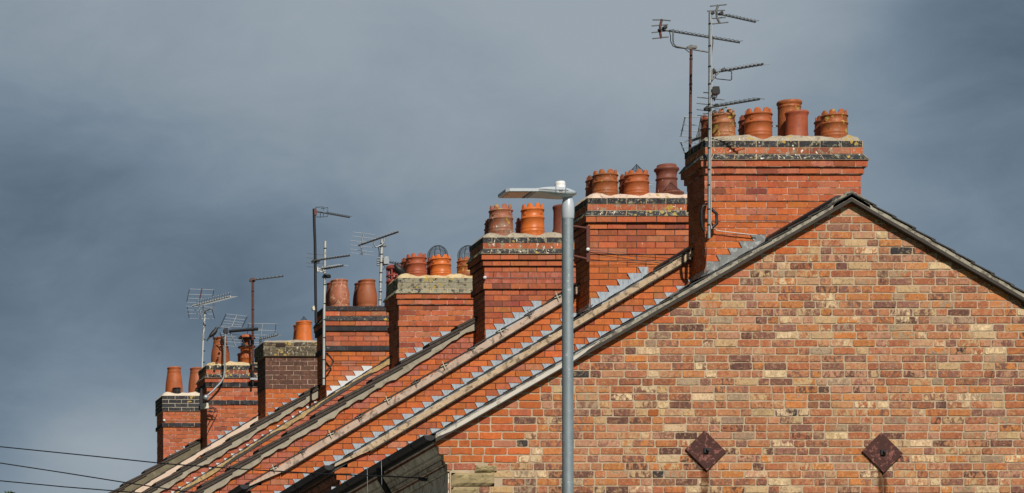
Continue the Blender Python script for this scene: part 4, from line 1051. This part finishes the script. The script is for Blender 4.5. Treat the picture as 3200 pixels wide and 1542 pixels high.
A.reflector([(*zp(950, 240), *zp(1140, 254)), (*zp(985, 300), *zp(1100, 310)), (*zp(985, 360), *zp(1100, 365)), (*zp(1560, 440), *zp(1660, 405)), (*zp(1560, 465), *zp(1668, 505)), (*zp(1560, 512), *zp(1590, 515))], [zp(1000, 240), zp(1000, 580)], .006, 'alu', 'alu')
A.reflector([(*zp(1100, 500), *zp(1620, 460))], [zp(1000, 500), zp(1100, 500)], .008, 'alu', 'alu')

# rusty bracket left on the second chimney
zt = lambda x, y: (1400+x/2.4825, 500+y/2.4825)
yb = ST[1]['y']
T = thing('aerial_bracket', P(*zt(1090, 790), yb), 'empty rust brown wall bracket strapped to the left corner of the second chimney', 'bracket')
B = MB(); a = P(*zt(1075, 510), yb-.08); c = P(*zt(1103, 790), yb-.08); B.box(a.x, c.x, a.y, a.y+.012, c.z, a.z); B.build('upright', 'rust', T)
for yy in ((515, 535), (745, 775)):
    B = MB(); p0, p1 = P(*zt(1100, yy[1]), yb-.065), P(*zt(972, yy[0]), yb-.065)
    B.tube([p0, p1], .018, 4); B.build('strap', 'rust', T)
B = MB(); c = P(*zt(1085, 695), yb-.10); B.lathe([(.001, -.012), (.021, -.010), (.022, .0), (.019, .012), (.001, .013)], (0, 0, 0), 20)
B.v = [(c.x+v[0], c.y+v[2], c.z+v[1]) for v in B.v]; B.build('bobbin', 'white', T)
for a, c in (((1100, 700), (1700, 795)), ((1100, 745), (1640, 800)), ((1100, 790), (1780, 797)), ((1100, 697), (1860, 760))):
    B = MB(); B.tube([P(*zt(*a), yb-.05), P(*zt(*c), yb-.028)], .0028, 5); B.build('lashing_wire', 'dull_alu', T)
for i, (px, py) in ((2, (1515, 868)), (7, (513, 1314))):
    T2 = thing('wire_bobbin', P(px, py, ST[i]['y']), 'small pale disc on the left corner of the %s chimney' % ('third' if i == 2 else 'farthest'), 'wire fitting')
    c = P(px, py, ST[i]['y']-.035); B = MB(); B.lathe([(.001, -.012), (.021, -.010), (.022, .0), (.019, .012), (.001, .013)], (0, 0, 0), 20)
    B.v = [(c.x+v[0], c.y+v[2], c.z+v[1]) for v in B.v]; B.build('disc', 'lead_new' if i == 2 else 'white', T2)
    B = MB(); B.tube([P(px, py, ST[i]['y']-.03), P(px+280, py+1, ST[i]['y']-.03)], .0028, 5); B.build('lashing_wire', 'dull_alu', T2)

# ------------------------------------------------------------------ birds
def bird(px, py, Y, lab, flip, size, hunch):
    """tail-to-bill axis runs in the XZ plane; flip = -1 faces left"""
    base = P(px, py, Y)
    prof = [(-.12, -.115, .008), (-.085, -.075, .016), (-.055, -.04, .030), (-.022, -.01, .041), (.008, .022, .045), (.03, .052, .039), (.043, .078, .029), (.052, .096, .027), (.064, .105, .023), (.076, .104, .015), (.082, .103, .008)]
    if hunch: prof = [(-.15, -.10, .012), (-.10, -.06, .026), (-.06, -.02, .048), (-.02, .02, .066), (.02, .055, .070), (.045, .085, .060), (.06, .105, .045), (.072, .118, .040), (.09, .124, .032), (.102, .122, .014)]
    T = thing('bird', base, lab, 'bird'); B = MB()
    B.tube([base+Vector((flip*a*size, 0, (b_+.075)*size)) for a, b_, c in prof], [c*size for a, b_, c in prof], 14); B.build('body', 'feather', T)
    hx, hz = prof[-1][0], prof[-1][1]+.075
    B = MB(); B.tube([base+Vector((flip*(hx-.01)*size, 0, hz*size)), base+Vector((flip*(hx+.018)*size, 0, (hz-.002)*size)), base+Vector((flip*(hx+.04)*size, 0, (hz-.012)*size))], [.011*size, .008*size, .002*size], 8); B.build('bill', 'black', T)
    for sd in (-1, 1):
        B = MB(); o = Vector((0, sd*.042*size, 0))
        rot = Matrix.Rotation(-flip*math.radians(46), 3, 'Y')
        B.ball(base+o*.75+Vector((flip*-.022*size, 0, .068*size)), .072*size, 14, (1.0, .16, .36), rot); B.build('wing', 'feather', T)
        B = MB(); B.ball(base+Vector((flip*(hx-.028)*size, sd*.026*size, (hz+.006)*size)), .006*size, 8); B.build('eye', 'white', T)
        B = MB(); q = base+Vector((0, sd*.022*size, 0)); B.tube([q+Vector((0, 0, .08*size)), q+Vector((-flip*.008, 0, .03*size)), q], .005*size, 6)
        for a in (-.4, 0, .4, 3.1): B.tube([q, q+Vector((flip*math.cos(a)*.03*size, math.sin(a)*.03*size, -.003))], .0035*size, 5)
        B.build('leg', 'black', T)
    B = MB(); B.prism([(-.05, .01), (-.115, -.062), (-.132, -.052), (-.122, -.034), (-.06, .04)], -.018*size, .018*size, lambda u, v, t: (base.x+flip*u*size, base.y+t, base.z+v*size)); B.build('tail', 'feather', T)
bird(668, 1056, ST[6]['y']+.12, 'slim black jackdaw perched on the rim of a barrel pot, facing right', 1, 1.0, False)
bird(1250, 867, ST[3]['y']+.10, 'hunched black bird on the cap corner of the fourth chimney, facing left', -1, .86, True)

# ------------------------------------------------------------------ street lamp
LY = 37.4; s = S(LY); lx = (1774.5-VX)/s; Zl = lambda py: (VY-py)/s; Xl = lambda px: (px-VX)/s
T = thing('street_lamp', (lx, LY, ground(lx, LY)), 'grey LED street lamp on a tall galvanised post before the brick terrace', 'street lamp')
B = MB(); rp = 17.2/s; B.tube([(Xl(1775.5), LY, ground(lx, LY)-.2), (Xl(1775.5), LY, ground(lx, LY)+1.6)], .085, 28); B.tube([(Xl(1775.5), LY, ground(lx, LY)+1.55), (lx-.003, LY, Zl(684))], rp, 36); B.build('post', 'galv_post', T)
B = MB(); B.lathe([(rp*1.0, Zl(686)), (rp*1.07, Zl(684)), (rp*1.1, Zl(682)), (rp*1.14, Zl(665)), (rp*1.13, Zl(650)), (rp*1.06, Zl(638)), (rp*.94, Zl(628)), (rp*.80, Zl(618)), (rp*.72, Zl(608))], (lx, LY, 0), 36); B.build('spigot', 'lampgrey', T)
# head: body lofted along X, thin LED panel to the left
dep = .30
def sect(px, yt, yb, hd, e=2.6):
    x = Xl(px); zc = (Zl(yt)+Zl(yb))/2; hz = abs(Zl(yt)-Zl(yb))/2; out = []
    for k in range(28):
        t = 2*math.pi*k/28; c, s_ = math.cos(t), math.sin(t)
        out.append((x, LY+math.copysign(abs(c)**(2/e), c)*hd, zc+math.copysign(abs(s_)**(2/e), s_)*hz))
    return out
sec = [sect(1658, 598, 610, .148, 6), sect(1668, 597, 611, .148, 5), sect(1685, 593, 613, .142, 4), sect(1705, 589, 616, .132, 3), sect(1725, 587.5, 619, .125, 2.7), sect(1750, 588, 621, .118, 2.5), sect(1770, 592, 621, .105, 2.4), sect(1785, 596, 617, .08, 2.2), sect(1795, 600, 612, .05, 2), sect(1801, 604, 608, .012, 2)]
B = MB(); B.smooth = True; vs = [v for q in sec for v in q]; n = 28
B.add(vs, [(a*n+k, (a+1)*n+k, (a+1)*n+(k+1) % n, a*n+(k+1) % n) for a in range(len(sec)-1) for k in range(n)]); B.smooth = False; B.add(sec[0], [tuple(range(n-1, -1, -1))]); B.add(sec[-1], [tuple(range(n))])
hd = B.build('lamp_head', 'lampgrey', T)
B = MB(); xa, xb = Xl(1568), Xl(1668)
B.prism([(xa+.03, LY-.15), (xb, LY-.15), (xb, LY+.15), (xa+.03, LY+.15), (xa, LY+.12), (xa, LY-.12)], Zl(609), Zl(600), lambda u, v, t: (u, v, t))
hp = B.build('light_panel', 'lampgrey', T)
B = MB(); B.box(xa+.035, xb-.085, LY-.12, LY+.12, Zl(609)-.004, Zl(609)+.004)
ln = B.build('lens', 'lens', hp)
B = MB(); B.box(xb-.07, xb-.045, LY-.13, LY+.13, Zl(609)-.005, Zl(609)+.003); B.box(xb-.025, xb-.018, LY-.13, LY+.13, Zl(609)-.005, Zl(609)+.003); B.build('rib', 'lampdark', hp)
B = MB()
for px0, px1 in ((1723.5, 1724.5), (1755, 1756)):
    for k in range(len(sec)-1): pass
B.tube([(Xl(1724), LY-.128, Zl(590)), (Xl(1724), LY-.136, Zl(603)), (Xl(1724), LY-.12, Zl(616))], .0018, 4); B.tube([(Xl(1756), LY-.112, Zl(592)), (Xl(1756), LY-.124, Zl(603)), (Xl(1756), LY-.10, Zl(617))], .0018, 4)
B.tube([(Xl(1668), LY-.150, Zl(602)), (Xl(1724), LY-.134, Zl(602)), (Xl(1756), LY-.124, Zl(603)), (Xl(1796), LY-.05, Zl(606))], .0018, 4)
B.box(Xl(1734), Xl(1746), LY-.139, LY-.120, Zl(607), Zl(604.5)); B.build('seam', 'lampdark', hd)
B = MB(); B.box(Xl(1730), Xl(1747), LY-.140, LY-.120, Zl(612), Zl(610.6)); B.build('latch', 'white', hd)
B = MB(); cx = Xl(1750.5); B.lathe([(.046, Zl(592)), (.049, Zl(588)), (.049, Zl(584)), (.046, Zl(583)), (.048, Zl(581)), (.046, Zl(578.5)), (.0475, Zl(577)), (.046, Zl(574)), (.045, Zl(571)), (.038, Zl(568)), (.001, Zl(567))], (cx, LY, 0), 32); B.build('photocell', 'white', T)

# ------------------------------------------------------------------ overhead wires and their pole
PX = 6.0; PYY = 58.0; pz = ground(PX, PYY)
T = thing('telegraph_pole', (PX, PYY, pz), 'wooden telegraph pole outside the left edge that carries the wires', 'telegraph pole')
B = MB(); B.tube([(PX, PYY, pz-.3), (PX, PYY, 10.6)], .13, 14, r2=.10); B.build('pole', 'bark', T)
def wire(pts, lab, endpt=None):
    q = [P(a, b_, c) for a, b_, c in pts]; q = [Vector((PX, PYY-.05, q[0].z+.25))]+q
    o = MB(); 
    fine = []
    for k in range(len(q)-1):
        for j in range(6): fine.append(q[k].lerp(q[k+1], j/6))
    fine.append(q[-1]); o.tube(fine, .0072, 6, cap=True)
    tag(o.build('overhead_wire', 'cable', None, origin=q[-1]), lab, 'wire', 'overhead wires at the lower left')
wire([(-60, 1391, 55), (0, 1396.5, 54.2), (300, 1427, 51), (520, 1450, 49), (760, 1467, 47.2), (1000, 1481, 45.6), (1200, 1489, 44.4), (1312, 1494, 43.75)], 'uppermost of the three black wires, reaching the cornice of the nearest house')
wire([(-60, 1439, 54), (0, 1447.5, 53.2), (200, 1478, 51), (400, 1510, 49.5), (560, 1534, 48.4), (800, 1570, 47.2), (1000, 1600, 46.2)], 'steepest black wire, the middle one where the three enter at the lower left')
wire([(-60, 1497, 54), (0, 1503, 53.2), (200, 1522, 52), (400, 1538, 51), (800, 1572, 49), (960, 1590, 48.5)], 'lowest of the three black wires at the bottom left corner')
T = thing('wire_clamp', P(1318, 1497, 43.72), 'black dead end clamp with a curled tail of wire on the grey cornice', 'wire clamp')
B = MB(); B.tube([P(1307, 1496, 43.72), P(1318, 1498, 43.72), P(1336, 1501, 43.70)], [.012, .024, .014], 8); B.build('body', 'black', T)
zq = lambda x, y: (1300+x/6.144, 1340+y/6.144)
B = MB(); B.tube([P(*zq(*w), 43.68) for w in ((210, 960), (270, 890), (330, 845), (365, 860), (350, 930), (320, 950), (310, 930), (350, 925), (345, 960), (300, 995), (230, 1000), (265, 1050))], .005, 6); B.build('wire_tail', 'cable', T)

# ------------------------------------------------------------------ ground, road, tree
def sheet(name, x0, x1, y0, y1, dz, mat, n=1):
    B = MB(); B.add([(x0, y0, ground(0, y0)+dz), (x1, y0, ground(0, y0)+dz), (x1, y1, ground(0, y1)+dz), (x0, y1, ground(0, y1)+dz)], [(0, 1, 2, 3)])
    o = B.build(name, mat); tag(o, kind='structure'); return o
B = MB(); far = 1500
B.add([(-far, -far, ground(0, -60)-.02), (far, -far, ground(0, -60)-.02), (far, -60, ground(0, -60)), (-far, -60, ground(0, -60)), (-far, 140, ground(0, 140)), (far, 140, ground(0, 140)), (far, far, ground(0, 140)), (-far, far, ground(0, 140))], [(0, 1, 2, 3), (3, 2, 5, 4), (4, 5, 6, 7)])
tag(B.build('ground', 'grass'), kind='structure')
sheet('road', -.5, 8.6, -60, 139, .02, 'asphalt'); 
B = MB(); B.box(0, 1, 0, 1, 0, 1); B.v = []; B.f = []; B.m = []; B.sm = []; B.ca = []; B.cb = []
for xa, xb in ((8.6, 11.9), (-3.5, -.5)):
    B.hexa([(xa, -60, ground(0, -60)-.2), (xb, -60, ground(0, -60)-.2), (xa, 139, ground(0, 139)-.2), (xb, 139, ground(0, 139)-.2), (xa, -60, ground(0, -60)+.13), (xb, -60, ground(0, -60)+.13), (xa, 139, ground(0, 139)+.13), (xb, 139, ground(0, 139)+.13)])
tag(B.build('pavement', 'paving'), kind='structure')
tb = P(5, 1541, 108); tz = ground(0, 108)
T = thing('tree', (tb.x, 108, tz), 'tip of a dark green tree at the bottom left corner', 'tree')
B = MB(); ht = tb.z-tz; B.tube([(tb.x, 108, tz-.3), (tb.x+.2, 108, tz+ht*.5), (tb.x, 108, tb.z-.7)], .3, 10, r2=.06)
for k in range(9):
    a = k*2.4; zz = tz+ht*(.35+.06*k); B.tube([(tb.x+.1, 108, zz), (tb.x+math.cos(a)*1.3, 108+math.sin(a)*1.3, zz+.8)], .07, 6, r2=.02)
B.build('trunk', 'bark', T)
B = MB(); rt = random.Random(3)
for k in range(5200):
    a, e = rt.uniform(0, 6.283), rt.uniform(-1, 1); rr = rt.uniform(.5, 1)**.5*(1+.25*math.sin(a*3+e*5)); hh = e
    c = Vector((tb.x+math.cos(a)*math.sqrt(1-e*e)*rr*1.9, 108+math.sin(a)*math.sqrt(1-e*e)*rr*1.9, tb.z-ht*.34+hh*ht*.34*min(1, rr)))
    u = Vector((rt.uniform(-1, 1), rt.uniform(-1, 1), rt.uniform(-1, 1))).normalized()*.07; w = u.orthogonal().normalized()*.045
    B.add([c-u, c+w, c+u, c-w], [(0, 1, 2, 3)])
B.build('crown', 'leaf', T)

# ------------------------------------------------------------------ camera, sun, sky
cam = bpy.data.cameras.new('camera'); co = bpy.data.objects.new('camera', cam); COL.objects.link(co); sc.camera = co
co.location = (0, 0, 0); co.rotation_euler = (math.radians(90), 0, 0)
cam.sensor_width = 36; cam.lens = 36*F/3200; cam.sensor_fit = 'HORIZONTAL'
cam.shift_x = (1600-VX)/3200; cam.shift_y = (VY-771)/3200; cam.clip_start = .5; cam.clip_end = 5000
az, el = math.radians(4), math.radians(39)
sv = Vector((math.sin(az)*math.cos(el), -math.cos(az)*math.cos(el), math.sin(el)))
ld = bpy.data.lights.new('sun', 'SUN'); ld.energy = 4.0; ld.angle = math.radians(.5); ld.color = (1, .93, .82)
lo = bpy.data.objects.new('sun', ld); COL.objects.link(lo); lo.rotation_euler = (-sv).to_track_quat('-Z', 'Y').to_euler(); lo.location = (20, 0, 40)
w = bpy.data.worlds.new('World'); sc.world = w; w.use_nodes = True; nt = w.node_tree; nt.nodes.clear()
out = N(nt, 'ShaderNodeOutputWorld'); tc = N(nt, 'ShaderNodeTexCoord').outputs['Generated']
sky = N(nt, 'ShaderNodeTexSky', sky_type='NISHITA'); sky.sun_disc = False; sky.sun_elevation = el; sky.sun_rotation = math.atan2(sv.x, sv.y)
bg1 = N(nt, 'ShaderNodeBackground'); lk(nt, sky.outputs[0], bg1.inputs[0]); bg1.inputs[1].default_value = .07
v = tc
val = math_(nt, 'MULTIPLY', math_(nt, 'SUBTRACT', noise(nt, vmath(nt, 'MULTIPLY', v, (1, 1, 2.2)), 11, 6, .55, .5), .5), .52)
val = math_(nt, 'ADD', val, math_(nt, 'MULTIPLY', math_(nt, 'SUBTRACT', noise(nt, vmath(nt, 'MULTIPLY', vmath(nt, 'ADD', v, (3.1, 1.7, .4)), (1, 1, 1.8)), 30, 7, .62, .6), .5), .34))
val = math_(nt, 'ADD', val, .525)
def blob(px, py, rad, amp, sx=1.0):
    global val
    d = Vector(((px-VX)/F, 1, (VY-py)/F)).normalized()
    df = vmath(nt, 'MULTIPLY', vmath(nt, 'SUBTRACT', v, (d.x, d.y, d.z)), (1/sx, 1/sx, 1))
    ln_ = vmath(nt, 'LENGTH', df)
    g_ = N(nt, 'ShaderNodeMapRange', interpolation_type='SMOOTHERSTEP'); lk(nt, ln_, g_.inputs['Value'])
    g_.inputs['From Min'].default_value = 0; g_.inputs['From Max'].default_value = rad/F; g_.inputs['To Min'].default_value = amp; g_.inputs['To Max'].default_value = 0
    val = math_(nt, 'ADD', val, g_.outputs[0])
for bb in [(1450, -50, 1000, .36, 1.6), (2450, 250, 620, .16, 1.3), (2100, -100, 700, .12, 1.2), (3190, 130, 620, -.22, 1.0), (60, 900, 900, -.15, 1.5), (800, 930, 420, -.16, 1.6), (350, 1180, 330, .12, 1.6), (380, 1460, 300, .36, 1.7), (900, 560, 420, -.06, 1.5), (3150, 800, 600, -.10, 1.0), (120, 420, 520, -.07, 1.3), (60, 60, 420, .16, 1.6)]: blob(*bb)
cr = N(nt, 'ShaderNodeValToRGB'); lk(nt, val, cr.inputs['Fac']); e = cr.color_ramp.elements
e[0].position = .08; e[0].color = (.055, .085, .125, 1); e[1].position = .95; e[1].color = (.325, .375, .42, 1)
m_ = cr.color_ramp.elements.new(.45); m_.color = (.160, .216, .280, 1)
m_ = cr.color_ramp.elements.new(.75); m_.color = (.27, .325, .375, 1)
bg2 = N(nt, 'ShaderNodeBackground'); lk(nt, cr.outputs[0], bg2.inputs[0])
sx = N(nt, 'ShaderNodeSeparateXYZ'); lk(nt, tc, sx.inputs[0])        # unseen sky to the left, dimmed on purpose so left-facing walls stay dark
mr = N(nt, 'ShaderNodeMapRange', interpolation_type='SMOOTHSTEP'); lk(nt, sx.outputs[0], mr.inputs['Value'])
mr.inputs['From Min'].default_value = -.5; mr.inputs['From Max'].default_value = .14; mr.inputs['To Min'].default_value = .18; mr.inputs['To Max'].default_value = 1.0
lk(nt, mr.outputs[0], bg2.inputs[1])
mx = N(nt, 'ShaderNodeMixShader'); mx.inputs[0].default_value = .94; lk(nt, bg1.outputs[0], mx.inputs[1]); lk(nt, bg2.outputs[0], mx.inputs[2]); lk(nt, mx.outputs[0], out.inputs[0])
sc.view_settings.view_transform = 'Standard'; sc.view_settings.look = 'None'; sc.view_settings.gamma = 1; sc.view_settings.exposure = 0
sc.render.engine = 'CYCLES'; sc.render.resolution_x = 1024; sc.render.resolution_y = 493
